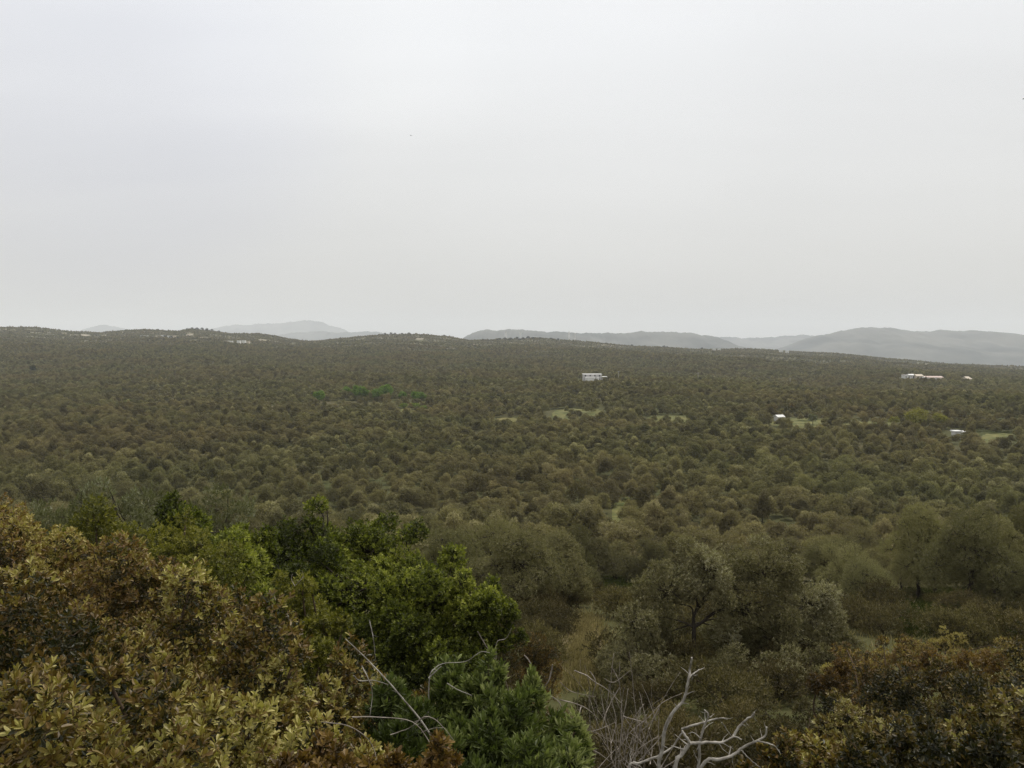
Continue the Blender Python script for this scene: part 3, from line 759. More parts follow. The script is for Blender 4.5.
# nearest, bottom left
bush('bronze_bush', 'nearest bronze yellow bush with big leaf rosettes in the bottom left corner', 'bush',
     [(-30, 655, 2.35, .38, .35, .42), (75, 668, 2.25, .26, .3, .36), (150, 716, 2.05, .24, .28, .34), (255, 700, 2.45, .26, .3, .4), (20, 745, 1.85, .25, .25, .3), (330, 738, 2.55, .18, .25, .35), (190, 655, 2.9, .32, .3, .4)],
     120, 2.5, 3500, 9, 0.030, .38, 'bronze', 201, tint=.56, spread=.6, inner=.3, group=G_BR, stem_r=.013)
bush('bronze_bush', 'wide bronze bush with mixed yellow and rust leaves behind the nearest bush', 'bush',
     [(-40, 585, 3.7, .5, .5, .5), (60, 600, 3.5, .42, .45, .5), (150, 588, 3.9, .45, .5, .55), (240, 622, 3.6, .34, .4, .5), (320, 652, 3.6, .32, .4, .5), (180, 582, 4.6, .45, .5, .6), (375, 655, 3.9, .28, .35, .5), (100, 640, 3.0, .4, .35, .4), (270, 640, 4.0, .3, .35, .45)],
     160, 4.2, 6720, 8, 0.034, .40, 'bronze', 202, tint=.52, spread=.6, inner=.45, group=G_BR)
bush('bronze_bush', 'red brown bronze bush reaching up to the left edge of the grove', 'bush',
     [(-40, 500, 5.8, .6, .6, .7), (45, 520, 5.6, .5, .5, .65), (120, 548, 5.8, .46, .5, .65), (190, 592, 5.4, .38, .5, .6), (8, 482, 6.2, .22, .25, .7), (90, 548, 5.0, .55, .5, .6), (-20, 540, 5.0, .5, .5, .6)],
     60, 6.0, 7560, 8, 0.033, .40, 'rust', 203, tint=.55, spread=.55, inner=.45, group=G_BR)
bush('golden_bush', 'yellow green bush glowing between the rusty bushes at the left', 'bush',
     [(100, 510, 7.6, .5, .5, .6), (160, 505, 8.0, .45, .5, .6), (210, 530, 7.4, .4, .4, .55), (60, 520, 7.6, .4, .4, .5)],
     130, 8.0, 3780, 8, 0.033, .42, 'gold', 204, full=False, tint=.45, spread=.5)
bush('golden_bush', 'small bright golden green bush in front of the dark green tree', 'bush',
     [(296, 574, 6.6, .24, .3, .4), (272, 600, 6.4, .25, .3, .4), (320, 596, 6.4, .2, .25, .35), (300, 628, 6.0, .3, .3, .35)],
     295, 6.5, 2310, 8, 0.033, .42, 'gold', 205, full=False, tint=.45, spread=.5)
bush('orange_bush', 'low orange brown bush at the bottom edge left of centre', 'bush',
     [(325, 745, 2.15, .09, .12, .16), (345, 756, 2.1, .08, .12, .16), (432, 742, 2.2, .08, .12, .18), (300, 758, 2.05, .09, .12, .16), (405, 754, 2.15, .08, .12, .16)],
     360, 2.3, 882, 9, 0.026, .42, 'orange', 206, tint=.5, spread=.6, inner=.5, stem_r=.01)
# silvery olive sprays behind the golden bush
bush('silver_olive', 'silvery olive tree top rising behind the yellow green bush at left', 'olive tree',
     [(80, 490, 13, .7, .7, .9), (125, 484, 13.5, .8, .8, 1.0), (165, 500, 13, .7, .7, .8), (45, 505, 13, .7, .7, .8), (215, 496, 14, .7, .7, .8), (100, 515, 12.4, .9, .9, .8)],
     120, 13.5, 3000, 7, .085, .22, 'silver', 207, full=False, tint=.42, spread=.5, th=(.15, .9), up=1.0, tree=True, stem_r=.07, wood_mat='bark', names=('trunk', 'crown'))
# green trees
G_OAK = 'dark green oak trees on the slope'
bush('oak_tree', 'dark green leafy tree left of the largest green tree on the slope', 'oak tree',
     [(178, 494, 10.6, .35, .4, .6), (205, 520, 10.4, .6, .6, .8), (235, 545, 10.2, .6, .6, .8), (245, 520, 11.2, .55, .6, .7), (175, 545, 10.2, .6, .6, .8), (215, 575, 9.8, .7, .6, .7)],
     210, 10.8, 7020, 7, 0.053, .55, 'oak', 208, full=False, tint=.46, spread=.5, tree=True, stem_r=.07, wood_mat='bark', names=('trunk', 'crown'), group=G_OAK)
bush('oak_tree', 'largest dark green leafy tree in the middle of the left slope', 'oak tree',
     [(290, 522, 12.2, .75, .75, .9), (322, 508, 12.6, .6, .7, .8), (372, 508, 12.8, .65, .7, .8), (405, 530, 12.4, .6, .7, .8), (345, 540, 11.6, .9, .8, 1.0), (285, 560, 11.4, .8, .8, 1.0), (395, 575, 11.4, .8, .8, 1.0), (340, 590, 11.0, .9, .8, 1.0), (260, 545, 12.2, .6, .6, .8), (300, 610, 10.8, .9, .7, .9)],
     345, 12.3, 12825, 7, 0.054, .55, 'oak', 209, full=False, tint=.42, spread=.5, tree=True, stem_r=.10, wood_mat='bark', names=('trunk', 'crown'), group=G_OAK)
bush('oak_tree', 'lower rounded green tree right of the largest green tree', 'oak tree',
     [(440, 560, 11.2, .6, .6, .8), (478, 575, 11.0, .45, .5, .7), (420, 590, 10.6, .7, .6, .9), (462, 605, 10.6, .6, .6, .9), (500, 600, 11.0, .32, .4, .6), (430, 630, 10.2, .7, .6, .8)],
     450, 11.2, 7560, 7, 0.053, .55, 'oak', 210, full=False, tint=.44, spread=.5, tree=True, stem_r=.07, wood_mat='bark', names=('trunk', 'crown'), group=G_OAK)
# blue green lance leaved shrub
bush('green_shrub', 'fresh green shrub with lance shaped leaves at the bottom centre', 'shrub',
     [(430, 672, 3.5, .24, .3, .4), (480, 664, 3.6, .26, .3, .42), (525, 690, 3.4, .2, .25, .38), (395, 700, 3.3, .2, .25, .35), (455, 705, 3.1, .26, .25, .35), (510, 715, 3.1, .24, .25, .35), (570, 728, 3.2, .12, .2, .3), (430, 745, 2.8, .26, .25, .3), (500, 750, 2.8, .28, .25, .3), (555, 748, 3.0, .16, .2, .3)],
     480, 3.4, 3800, 10, 0.045, .26, 'lance', 211, tint=.48, spread=.4, th=(.2, 1.0), up=1.0, rnd=.3, inner=.4, stem_r=.010)
# brown scrub right of the green tree and under the wild olive
bush('brown_shrub', 'twiggy red brown shrub right of the green trees', 'shrub',
     [(512, 628, 13.5, .55, .5, .7), (540, 650, 13.5, .4, .5, .6), (495, 655, 13, .5, .5, .6), (525, 672, 12.6, .5, .5, .5)],
     515, 13.5, 2600, 7, .06, .25, 'rust', 212, full=False, tint=.35, spread=.4, th=(.2, 1.1), stem_r=.02)
bush('wild_olive', 'large airy dark wild olive with a thin black trunk right of centre', 'olive tree',
     [(640, 592, 17.6, .75, .8, .8), (668, 558, 18.0, .75, .8, .9), (712, 534, 18.2, .80, .8, .9), (765, 538, 18.6, .90, .9, .95), (808, 570, 18.2, .75, .8, .95), (828, 602, 18.2, .55, .7, .8), (846, 632, 18.2, .45, .6, .7), (740, 572, 17.9, .9, .8, .9), (785, 610, 17.9, .85, .8, .9), (660, 612, 18.0, .6, .6, .7), (725, 610, 18.6, .7, .6, .7)],
     697, 17.8, 21000, 7, .062, .28, 'wild_olive', 213, full=False, tint=.56, spread=.45, tuft=.05, th=(.2, 1.3), up=.3, rnd=.6, tree=True, stem_r=.062, fork=(694, 628, 17.8), twigs=16, inner=.12, shell=(.55, 1.1), zmin=-.85, wood_mat='bark', names=('trunk', 'crown'), cull=.66)
bush('dark_shrub', 'dark twiggy shrub under the left side of the airy wild olive', 'shrub',
     [(625, 634, 17.0, .8, .8, .8), (665, 660, 16.2, .8, .8, .8), (640, 690, 15.6, .6, .7, .7)], 645, 16.5, 4200, 7, .06, .26, 'wild_olive', 220, full=False, tint=.4, tuft=.05, spread=.5, th=(.2, 1.3), up=.3, rnd=.6, inner=.2, zmin=-.8, twigs=10, stem_r=.02)
bush('dark_shrub', 'dark twiggy shrub under the right side of the airy wild olive', 'shrub',
     [(735, 655, 16.4, .8, .8, .8), (785, 650, 16.4, .9, .8, .9), (830, 655, 16.6, .6, .7, .8), (760, 692, 15.2, .8, .8, .8), (812, 696, 15.0, .7, .7, .8), (710, 690, 15.2, .7, .7, .6)], 775, 16, 6500, 7, .06, .26, 'wild_olive', 221, full=False, tint=.42, tuft=.05, spread=.5, th=(.2, 1.3), up=.3, rnd=.6, inner=.2, zmin=-.8, twigs=10, stem_r=.02)
bush('dark_shrub', 'low brown green shrub between the bleached dead shrub and the dark bronze bush', 'shrub',
     [(770, 712, 9.5, .5, .5, .5), (815, 708, 9.8, .5, .5, .5), (790, 728, 8.6, .5, .45, .45), (835, 728, 8.6, .4, .4, .45), (800, 750, 7.4, .45, .4, .4), (750, 748, 7.6, .4, .4, .4)], 795, 8.8, 4200, 7, .042, .34, 'scrub', 233, full=False, tint=.5, spread=.5, th=(.2, 1.2), up=.5, inner=.3, twigs=8, stem_r=.012)
bush('brown_shrub', 'brown leafless looking shrub behind the bleached dead shrub', 'shrub',
     [(690, 722, 11, .6, .6, .6), (745, 728, 10.6, .7, .6, .6), (650, 742, 10.2, .5, .5, .5), (795, 722, 11, .6, .6, .6)], 720, 10.8, 3000, 7, .05, .3, 'scrub', 222, full=False, tint=.4, tuft=.05, spread=.5, th=(.2, 1.3), up=.4, rnd=.6, inner=.2, twigs=12, stem_r=.015)
# right hand slope
G_DB = 'dark bronze bushes on the right slope'
bush('bronze_bush', 'dark bronze bush in the bottom right corner', 'bush',
     [(890, 735, 4.6, .32, .4, .5), (940, 715, 4.8, .36, .4, .55), (1000, 702, 4.8, .36, .4, .55), (1050, 700, 4.6, .4, .4, .55), (960, 738, 4.0, .35, .35, .45), (1020, 742, 3.9, .35, .35, .45), (900, 752, 4.0, .32, .35, .4)],
     960, 4.8, 3400, 8, 0.043, .42, 'darkbronze', 214, tint=.52, spread=.6, inner=.45, group=G_DB)
bush('bronze_bush', 'dark rusty bush behind the bottom right bush', 'bush',
     [(865, 690, 7.0, .36, .4, .55), (908, 680, 7.4, .45, .45, .6), (965, 668, 7.6, .45, .5, .6), (1020, 660, 7.6, .5, .5, .65), (1060, 650, 7.4, .5, .5, .6), (990, 684, 6.6, .5, .45, .5), (880, 704, 6.2, .45, .4, .5)],
     950, 7.6, 4760, 8, 0.043, .42, 'darkbronze', 215, full=False, tint=.56, spread=.6, inner=.4, group=G_DB)
bush('bronze_bush', 'low yellowish bush at the foot of the wild olive near the bottom edge', 'bush',
     [(800, 738, 4.6, .28, .3, .35), (842, 745, 4.4, .25, .3, .35), (775, 752, 4.2, .2, .25, .3)],
     810, 4.6, 1360, 8, 0.039, .42, 'bronze', 216, tint=.45, spread=.5, inner=.4, group=G_DB)
bush('orange_shrub', 'bright orange brown shrub at the right foot of the wild olive', 'shrub',
     [(838, 662, 8.4, .26, .3, .4), (858, 690, 8.0, .3, .3, .4)], 846, 8.4, 1190, 8, 0.038, .42, 'orange', 217, full=False, tint=.5, spread=.5)
bush('orange_shrub', 'rusty orange shrub on the rise above the dark bronze bush at right', 'shrub',
     [(955, 648, 8.8, .30, .3, .4), (925, 655, 8.6, .26, .3, .35), (985, 645, 9.0, .26, .3, .4)], 955, 8.8, 1100, 8, .038, .42, 'orange', 230, full=False, tint=.6, spread=.5)
bush('orange_shrub', 'golden brown shrub between the airy wild olive and the dark bronze bushes', 'shrub',
     [(870, 668, 9.4, .35, .35, .5), (900, 640, 10.5, .4, .4, .5), (855, 640, 11.5, .4, .4, .5)], 875, 9.8, 1500, 8, .040, .42, 'rust', 231, full=False, tint=.68, spread=.5)
bush('bronze_bush', 'low rusty bush filling the slope right of the bleached dead shrub', 'bush',
     [(842, 712, 6.4, .3, .3, .4), (815, 746, 5.4, .3, .3, .35), (870, 735, 5.4, .3, .3, .4)], 815, 6.0, 2400, 8, .038, .42, 'darkbronze', 232, full=False, tint=.6, spread=.6, group=G_DB)
bush('straw_shrub', 'straw coloured rusty shrub in the clearing at the right', 'shrub',
     [(915, 640, 21, .6, .7, .6), (950, 630, 22, .5, .6, .6), (1010, 642, 21, .6, .7, .6), (880, 652, 20, .5, .6, .6), (940, 652, 19, .6, .6, .5)],
     945, 21.5, 3600, 7, 0.061, .34, 'rust', 218, full=False, tint=.86, spread=.5)
# finer olives between the slope and the grove
for px, Y, s, k, lab in [(522, 29, .95, 0, 'grey olive tree with a bare twiggy side, right behind the lower green tree'), (866, 34, .62, 2, 'brownish olive tree right of the airy wild olive'),
                         (994, 39, 1.1, 1, 'dark olive tree with a visible black trunk at the right edge')]:
    p = on_ground(px, Y); p.z -= .1; o = dup(ol[k], p, px * .7, s, lab); del o['group']
# low scrub covering the slope
def scrub_proto(seed, mat):
    rng = np.random.default_rng(seed)
    lobes = [((rng.normal(0, .35), rng.normal(0, .35), rng.uniform(.3, .5)), (rng.uniform(.4, .6), rng.uniform(.4, .6), rng.uniform(.3, .5))) for _ in range(4)]
    (V, T, t), PP, lid = foliage(lobes, 1100, 6, .075, .28, rng, False, .5, .5, (.2, 1.1), .7, .4, (.6, 1.1), -.4, .2)
    root = thing('low_shrub', 'low brown shrub on the dry slope under the wild olive', 'shrub', (0, 0, 0), 0, 'low shrubs on the dry slope')
    Vw, Tw, _ = wood(lobes, (0, 0, 0), rng, .02, None, 5, PP, lid)
    link('stems', mesh_np('shrub_stems', Vw, Tw, M['twig'], smooth=True), root); link('foliage', mesh_np('shrub_foliage', V, T, M[mat], t), root)
    return root
sp = [scrub_proto(400 + k, 'scrub') for k in range(3)]
rng = np.random.default_rng(5); k = 0
while k < 175:
    px, Y = (rng.uniform(475, 575), rng.uniform(24, 52)) if k > 118 else (rng.uniform(505, 1040), rng.uniform(8, 46))
    if px > 865 and 15 < Y < 23: continue
    if 16 < Y < 31 and abs(px - np.interp(Y, [12, 17, 23, 32, 46], [574, 577, 585, 583, 580])) < np.interp(Y, [12, 17, 23, 32, 46], [42, 40, 32, 26, 16]): continue
    p = on_ground(px, Y); p.z -= .05; s = float(rng.uniform(.6, 1.5)) * (1 if Y > 14 else .8)
    if k < 3: o = sp[k]; o.location = p; o.scale = (s, s, s)
    else: dup(sp[k % 3], p, float(rng.uniform(0, 6)), s)
    k += 1

# ------------------------------------------------------------------ grass on the slope
def grass(name, n, sampler, hmin, hmax, mat, seed, label):
    rng = np.random.default_rng(seed); px, Y = sampler(rng, n)
    z = ground_z((px - 512) / F * Y, Y); dep = Y * CP - (z - EYE) * SP; x = (px - 512) / F * dep; z = ground_z(x, Y)
    Pp = np.stack([x, Y, z - .01], -1)
    d = np.stack([rng.normal(0, .45, n), rng.normal(0, .45, n), np.ones(n)], -1)
    V, T, t = place_leaves(Pp, d, rng.normal(0, 1, (n, 3)), rng.uniform(hmin, hmax, n), leaf_tpl(.07, False), rng.uniform(0, 1, n))
    o = link(name, mesh_np(name, V, T, M[mat], t)); kind(o, 'stuff'); o['label'] = label; o['category'] = 'grass'
def s1(rng, n):
    Y = 16.5 + 13 * rng.beta(1.5, 1.6, n); c = np.interp(Y, [12, 17, 23, 32, 46], [574, 577, 585, 583, 580]); w = np.interp(Y, [12, 17, 23, 32, 46], [22, 20, 14, 12, 8])
    return c + rng.normal(0, .6, n) * w, Y
def s2(rng, n): return rng.uniform(530, 1040, n), 60 - 44 * np.sqrt(rng.uniform(0, 1, n))
def s3(rng, n): return 612 + rng.normal(0, 22, n), rng.uniform(45, 78, n)
def s4(rng, n): return rng.uniform(900, 1030, n), rng.uniform(24, 60, n)
grass('dry_grass', 24000, s1, .08, .26, 'straw', 1, 'pale straw coloured dry grass in the clearing and on the slope')
grass('dry_grass', 16000, s2, .10, .26, 'straw', 2, 'thin dry grass between the low shrubs of the right slope')
grass('green_grass', 25000, s3, .2, .5, 'blade', 3, 'green grass in the gaps between the nearest olives')
grass('green_grass', 25000, s4, .15, .4, 'blade', 4, 'green and yellow grass under the dark olive at right')

# ------------------------------------------------------------------ dead wood
def zr(ox, oy, s, zx, zy): return ox + zx / s, oy + zy / s
def dead(name, label, cat, paths, Y, r, mat, ox=560, oy=640, s=4.267, seed=1, parts_named=None, dY=.25, base=None, spur=.22):
    """paths: list of ([(x, y)...] as traced, thickness factor); each becomes a knotty tapering branch with its own depth"""
    rng = np.random.default_rng(seed); tubes = []
    for k, (pts, f) in enumerate(paths):
        y0 = Y + rng.uniform(-dY, dY) * .6; slope = rng.uniform(-dY, dY)
        P3 = []
        for q, (zx, zy) in enumerate(pts):
            px, row = zr(ox, oy, s, zx, zy); P3.append(at(px, row, y0 + slope * q / max(1, len(pts) - 1) * .5 + rng.normal(0, .01)))
        R = np.linspace(1, .42, len(pts)) * r * f
        Pp, Rr = spline([tuple(v) for v in P3], R, 5)
        Pp = Pp + rng.normal(0, .0007, Pp.shape) * (r / .006)
        Rr = Rr * (1 + .04 * rng.normal(0, 1, len(Rr)))
        tubes.append(tube(Pp, Rr, 7, .05, rng))
        T_ = unit(np.gradient(Pp, axis=0))
        for q in range(int(len(Pp) * spur)):            # short broken side twigs
            a = int(rng.integers(2, len(Pp) - 1)); d = unit(T_[a] * .6 + rng.normal(0, .6, 3)); l = rng.uniform(3, 11) * Rr[a] + .006
            tubes[-1] = join([tubes[-1], tube([Pp[a], Pp[a] + d * l * .55 + rng.normal(0, .06, 3) * l, Pp[a] + d * l], [Rr[a] * .45, Rr[a] * .32, Rr[a] * .14], 5, .05, rng)])
    return tubes

def dead_thing(name, label, cat, paths, Y, r, mat, origin, partname=None, **kw):
    tubes = dead(name, label, cat, paths, Y, r, mat, **kw); o3 = np.array(origin)
    if partname:
        root = thing(name, label, cat, origin)
        for V, T, _ in tubes: link(partname, mesh_np(partname, V - o3, T, M[mat], smooth=True), root)
        return root
    V, T, _ = join(tubes)
    o = tag(link(name, mesh_np(name, V - o3, T, M[mat], smooth=True)), label, cat); o.location = origin
    return o

g0 = on_ground(672, 3.3)
root_px = [(455, 900)]
dead_thing('dead_shrub', 'bleached white dead shrub with thick forked branches at the bottom edge', 'dead shrub', [
    ([(440, 900), (420, 560), (436, 470), (450, 370), (490, 300), (530, 250), (548, 170), (555, 128), (563, 75)], 1.25),
    ([(551, 160), (580, 135), (615, 118)], .55),
    ([(440, 900), (300, 560), (345, 525), (430, 490), (480, 455), (518, 400), (520, 378)], .95),
    ([(520, 380), (545, 372), (600, 355), (650, 340), (690, 333), (715, 338)], .8),
    ([(440, 900), (490, 546), (520, 490), (552, 442), (535, 410), (520, 385)], 1.45),
    ([(552, 443), (620, 437), (690, 437), (740, 413), (775, 425)], .95),
    ([(740, 412), (768, 365), (800, 335), (826, 322), (828, 308)], .8),
    ([(470, 900), (585, 560), (595, 450), (615, 370), (632, 322), (617, 297)], .95),
    ([(470, 900), (600, 546), (680, 510), (730, 495), (780, 460), (840, 430), (875, 410), (882, 372)], 1.15),
    ([(840, 430), (900, 445), (925, 462), (942, 488)], .5),
    ([(722, 495), (728, 455)], .5), ([(775, 470), (800, 500), (855, 545)], .45), ([(600, 420), (570, 395), (545, 400)], .4), ([(610, 345), (595, 325)], .4),
    ([(690, 350), (720, 395), (735, 415)], .35), ([(640, 330), (660, 315)], .3)],
    3.2, .0070, 'dead', tuple(g0), 'branch', seed=3, dY=.12)
g1 = on_ground(620, 4.1)
dead_thing('dead_twigs', 'tangle of thin grey dead twigs left of the bleached dead shrub', 'dead shrub', [
    ([(250, 700), (250, 546), (255, 470), (270, 330), (283, 260), (290, 208)], 1.0), ([(250, 700), (310, 546), (330, 440), (345, 375), (368, 318)], 1.25),
    ([(268, 325), (300, 335), (340, 345), (378, 356)], .8), ([(60, 130), (110, 150), (150, 180), (200, 210), (268, 275)], .8), ([(0, 180), (50, 220), (150, 243)], .6),
    ([(130, 135), (152, 180), (140, 240), (165, 290)], .7), ([(252, 205), (215, 270), (190, 330), (180, 380)], .8), ([(220, 115), (245, 160), (257, 195)], .8), ([(0, 255), (100, 285), (170, 340)], .8),
    ([(250, 700), (415, 546), (420, 420), (422, 290)], .7), ([(250, 700), (345, 525), (400, 420)], .7), ([(430, 545), (500, 430)], .8), ([(320, 440), (330, 350), (342, 288)], .7),
    ([(75, 335), (90, 285)], 1.5), ([(75, 460), (150, 475), (215, 520)], .9), ([(410, 345), (380, 260), (350, 190)], .7), ([(190, 165), (230, 180), (300, 130)], .45),
    ([(100, 400), (170, 380), (240, 350)], .6), ([(210, 190), (205, 250), (195, 300)], .6), ([(250, 700), (235, 600), (240, 420), (225, 380)], .9), ([(150, 240), (160, 320), (150, 400)], .6),
    ([(380, 380), (400, 330), (440, 250)], .45), ([(290, 545), (330, 470), (420, 410)], .7), ([(0, 330), (60, 370), (100, 420)], .6)],
    4.1, .0040, 'deadthin', tuple(g1), seed=4, dY=.25)
rt = np.random.default_rng(77); tang = []
for q in range(46):
    x0 = rt.uniform(90, 420); ang = rt.uniform(-.9, .75); L_ = rt.uniform(120, 400); y0 = rt.uniform(420, 620); pth = [(x0, y0)]
    for e in range(4):
        ang += rt.normal(0, .22); pth.append((pth[-1][0] + math.sin(ang) * L_ / 4, pth[-1][1] - math.cos(ang) * L_ / 4))
    tang.append((pth, float(rt.uniform(.35, .8))))
dead_thing('dead_twigs', 'haze of very fine grey dead twigs rising between the two dead shrubs', 'dead shrub', tang, 4.6, .0044, 'deadthin', tuple(on_ground(615, 4.6)), seed=6, dY=.35, spur=.3)
LB = dict(ox=330, oy=600, s=4.267)
def lb(label, paths, Y, r, seed, base, mat='deadthin'):
    g = on_ground(*base)
    dead_thing('dead_branch', label, 'dead branch', paths, Y, r, mat, tuple(g), seed=seed, dY=.08, **LB)
lb('long straight pale dead stick leaning across the bronze and green leaves', [([(520, 760), (420, 560), (320, 432), (245, 345), (160, 255), (65, 165)], 1.2), ([(100, 322), (130, 345), (185, 343), (250, 362)], .8), ([(135, 280), (165, 340), (180, 400), (170, 500)], .7)], 2.75, .0030, 11, (400, 2.8), 'dead')
lb('crooked dead branch lying level above the orange bush', [([(95, 500), (200, 500), (350, 520), (430, 620), (470, 760)], .9), ([(365, 528), (400, 500), (440, 505), (490, 550), (530, 602)], .85), ([(258, 575), (330, 550), (365, 528)], .7), ([(390, 565), (440, 548), (482, 545)], .6)], 2.55, .0024, 12, (400, 2.6))
lb('thin dead branch arching down through the bronze leaves at bottom left of centre', [([(-60, 520), (0, 525), (70, 535), (135, 570), (180, 620), (205, 710), (215, 800)], .9), ([(30, 668), (65, 680), (105, 697)], 1.1)], 2.4, .0023, 13, (370, 2.5))
lb('arched pale dead twig on top of the fresh green shrub', [([(420, 480), (425, 330), (450, 290), (490, 270), (580, 262), (640, 222), (682, 225)], .8), ([(422, 332), (475, 282)], 1.2), ([(500, 355), (540, 380), (605, 408)], .9)], 3.15, .0029, 14, (440, 3.3), 'dead')
lb('dark forked dead twig rising right of the fresh green shrub', [([(630, 135), (665, 195), (705, 255), (750, 345), (780, 480)], .8), ([(708, 260), (712, 180), (750, 165), (775, 120)], .7)], 3.9, .0032, 15, (500, 3.9))
lb('short bent grey dead twig beside the sandy clearing', [([(950, 275), (935, 340), (910, 390), (980, 440), (1000, 560)], .9), ([(830, 235), (855, 270), (870, 330), (915, 385)], .9)], 4.2, .0044, 16, (545, 4.2))
lb('slender upright dead twig standing in the bronze leaves', [([(168, 85), (178, 130), (186, 172), (195, 260)], .8)], 3.6, .0034, 17, (375, 3.6), 'dead')
lb('curly thin dead twig on top of the small golden green bush', [([(-150, -60), (-130, -80), (-115, -100), (-118, -125)], .7), ([(-150, -60), (-165, -90), (-160, -110)], .6)], 6.3, .0052, 18, (300, 6.4), 'deadthin')

# ------------------------------------------------------------------ air
HX = 15500
V, T, _ = boxv(-HX, HX, -2500, 16500, EYE - 215, EYE + 420)
hz = link('haze', None) if False else None
m, nt, out = new_mat('haze')
pv = nt.nodes.new('ShaderNodeVolumePrincipled'); pv.inputs['Color'].default_value = (.885, .915, .945, 1); pv.inputs['Density'].default_value = HAZE_D if 'HAZE_D' in globals() else 1.04e-4
pv.inputs['Anisotropy'].default_value = 0.0
nt.links.new(pv.outputs[0], out.inputs['Volume'])
hz = kind(link('haze', mesh_np('haze', V, T, m)), 'stuff'); hz['label'] = 'pale grey haze filling the air over the valley'; hz['category'] = 'haze'

# ------------------------------------------------------------------ sky and sun
SUN_EL, SUN_ROT = math.radians(58), math.radians(40)
w = bpy.data.worlds.new('World'); scene.world = w; w.use_nodes = True
nt = w.node_tree; nt.nodes.clear()
N = nt.nodes.new; Lk = nt.links.new
out = N('ShaderNodeOutputWorld'); bg = N('ShaderNodeBackground'); bg.inputs[1].default_value = .10
sky = N('ShaderNodeTexSky'); sky.sky_type = 'NISHITA'; sky.sun_disc = False; sky.sun_elevation = SUN_EL; sky.sun_rotation = SUN_ROT; sky.dust_density = 4
tc = N('ShaderNodeTexCoord'); sep = N('ShaderNodeSeparateXYZ'); Lk(tc.outputs['Generated'], sep.inputs[0])
# overcast veil: brighter towards the zenith
def g(v): return (v / 20.0,) * 3
cr = ramp(nt, [(0.0, g(4.5)), (.5, g(6.5)), (.56, g(7.8)), (.63, g(8.9)), (.70, g(9.2)), (.85, g(12.2)), (1, g(15))])
mr = maprange(nt, sep.outputs['Z'], -1, 1, 0, 1); Lk(mr, cr.inputs[0])
def vm(op, a, b=None, sc_=None):
    n = N('ShaderNodeVectorMath'); n.operation = op
    for k, v in ((0, a), (1, b)):
        if v is None: continue
        if isinstance(v, bpy.types.NodeSocket): Lk(v, n.inputs[k])
        else: n.inputs[k].default_value = v
    if sc_ is not None:
        if isinstance(sc_, bpy.types.NodeSocket): Lk(sc_, n.inputs['Scale'])
        else: n.inputs['Scale'].default_value = sc_
    return n
def mth(op, a, b=0.0):
    n = N('ShaderNodeMath'); n.operation = op
    for k, v in ((0, a), (1, b)):
        if isinstance(v, bpy.types.NodeSocket): Lk(v, n.inputs[k])
        else: n.inputs[k].default_value = v
    return n.outputs[0]
zc = mth('ADD', mth('MAXIMUM', sep.outputs['Z'], 0.0), .16)
cx = mth('DIVIDE', sep.outputs['X'], zc); cy = mth('DIVIDE', sep.outputs['Y'], zc)
comb = N('ShaderNodeCombineXYZ'); Lk(cx, comb.inputs[0]); Lk(cy, comb.inputs[1])
mp = N('ShaderNodeMapping'); mp.inputs['Rotation'].default_value = (0, 0, -.5); mp.inputs['Scale'].default_value = (.35, 1.0, 1); mp.inputs['Location'].default_value = (1.7, .4, 0); Lk(comb.outputs[0], mp.inputs[0])
nz = N('ShaderNodeTexNoise'); nz.inputs['Scale'].default_value = .9; nz.inputs['Detail'].default_value = 4; nz.inputs['Roughness'].default_value = .45; Lk(mp.outputs[0], nz.inputs['Vector'])
cl = mth('ADD', 1.0, mth('MULTIPLY', maprange(nt, nz.outputs['Fac'], .3, .7, -.07, .06), maprange(nt, sep.outputs['Z'], .06, .26, .1, 1)))
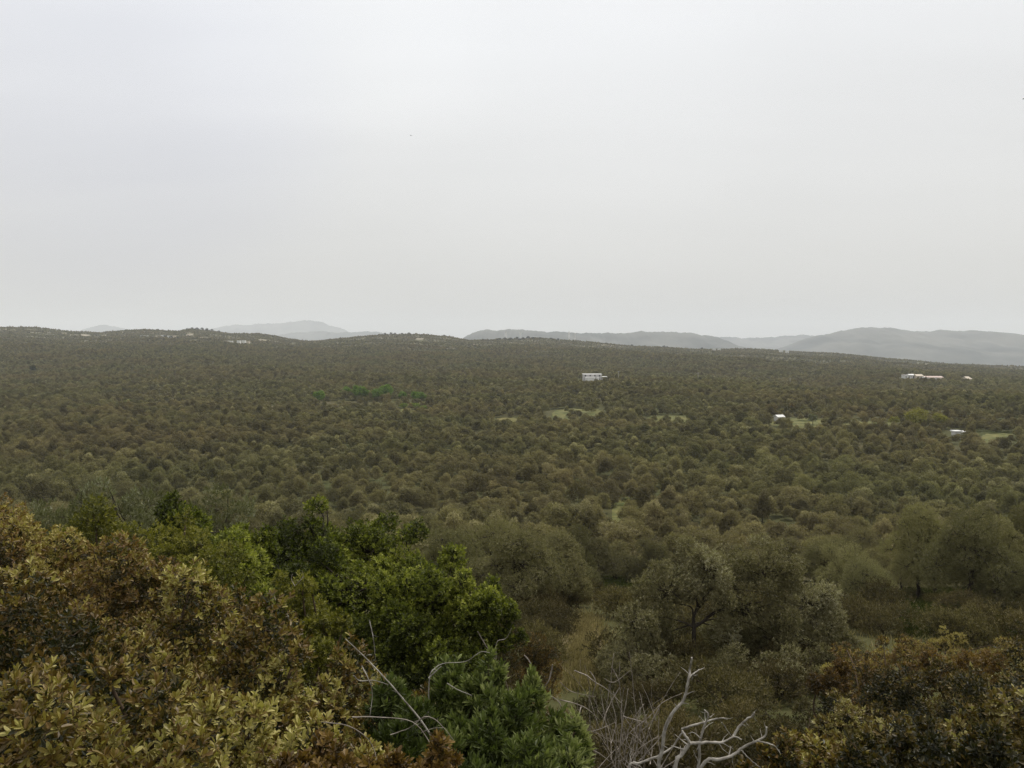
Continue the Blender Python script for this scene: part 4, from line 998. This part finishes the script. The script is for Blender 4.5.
# a thicker bluish grey bank of cloud up on the left
def blob(px, row, width):
    d = Vector(((px - 512) / F, 1, (342 - row) / F)).normalized()
    dt = N('ShaderNodeVectorMath'); dt.operation = 'DOT_PRODUCT'; nv = vm('NORMALIZE', tc.outputs['Generated']); Lk(nv.outputs[0], dt.inputs[0]); dt.inputs[1].default_value = d
    n = N('ShaderNodeMapRange'); n.interpolation_type = 'SMOOTHSTEP'; Lk(dt.outputs['Value'], n.inputs[0])
    n.inputs[1].default_value = math.cos(width); n.inputs[2].default_value = 1; return n.outputs[0]
streak = mth('ADD', mth('MULTIPLY', blob(330, 50, .22), .05), mth('MULTIPLY', blob(560, 110, .30), .04))
bank = mth('MULTIPLY', blob(110, 110, .30), maprange(nt, nz.outputs['Fac'], .25, .6, .8, .4))
veil = vm('SCALE', cr.outputs[0], None, 20.0).outputs[0]
veil = vm('SCALE', vm('SCALE', veil, None, cl).outputs[0], None, mth('ADD', streak, 1.0)).outputs[0]
warm = mixc(nt, (1.0, .985, .945), (.99, 1.0, 1.008), maprange(nt, sep.outputs['Z'], 0, .36, 0, 1))
veil = mixc(nt, veil, warm, 1.0, 'MULTIPLY')
veil = mixc(nt, veil, mixc(nt, veil, (.895, .905, .985), 1.0, 'MULTIPLY'), bank)
tot = mixc(nt, sky.outputs[0], veil, .92)
Lk(tot, bg.inputs[0]); Lk(bg.outputs[0], out.inputs[0])

sl = bpy.data.lights.new('sun', 'SUN'); sl.energy = 2.9; sl.angle = math.radians(10); sl.color = (1, .96, .90)
so = bpy.data.objects.new('sun', sl); C.objects.link(so); so.location = (0, 0, 80)
sd = Vector((math.sin(SUN_ROT) * math.cos(SUN_EL), math.cos(SUN_ROT) * math.cos(SUN_EL), math.sin(SUN_EL)))
so.rotation_euler = (-sd).to_track_quat('-Z', 'Y').to_euler()

# ------------------------------------------------------------------ camera and render
cam = bpy.data.cameras.new('camera'); co = bpy.data.objects.new('camera', cam); C.objects.link(co)
cam.sensor_fit = 'HORIZONTAL'; cam.sensor_width = 36; cam.lens = 36 * F / 1024; cam.clip_start = .05; cam.clip_end = 80000
co.location = (0, 0, EYE); co.rotation_euler = (math.pi / 2 - PITCH, 0, 0)
scene.camera = co
vs = scene.view_settings; vs.view_transform = 'Standard'; vs.look = 'None'; vs.gamma = 1; vs.use_curve_mapping = False; vs.exposure = -.02
scene.render.engine = 'CYCLES'
cy_ = scene.cycles
cy_.max_bounces = 5; cy_.diffuse_bounces = 3; cy_.glossy_bounces = 2; cy_.transmission_bounces = 3; cy_.volume_bounces = 1; cy_.transparent_max_bounces = 4
cy_.use_denoising = True
cy_.denoiser = 'OPENIMAGEDENOISE'; cy_.denoising_input_passes = 'RGB_ALBEDO_NORMAL'; cy_.denoising_prefilter = 'NONE'
scene.render.use_persistent_data = False
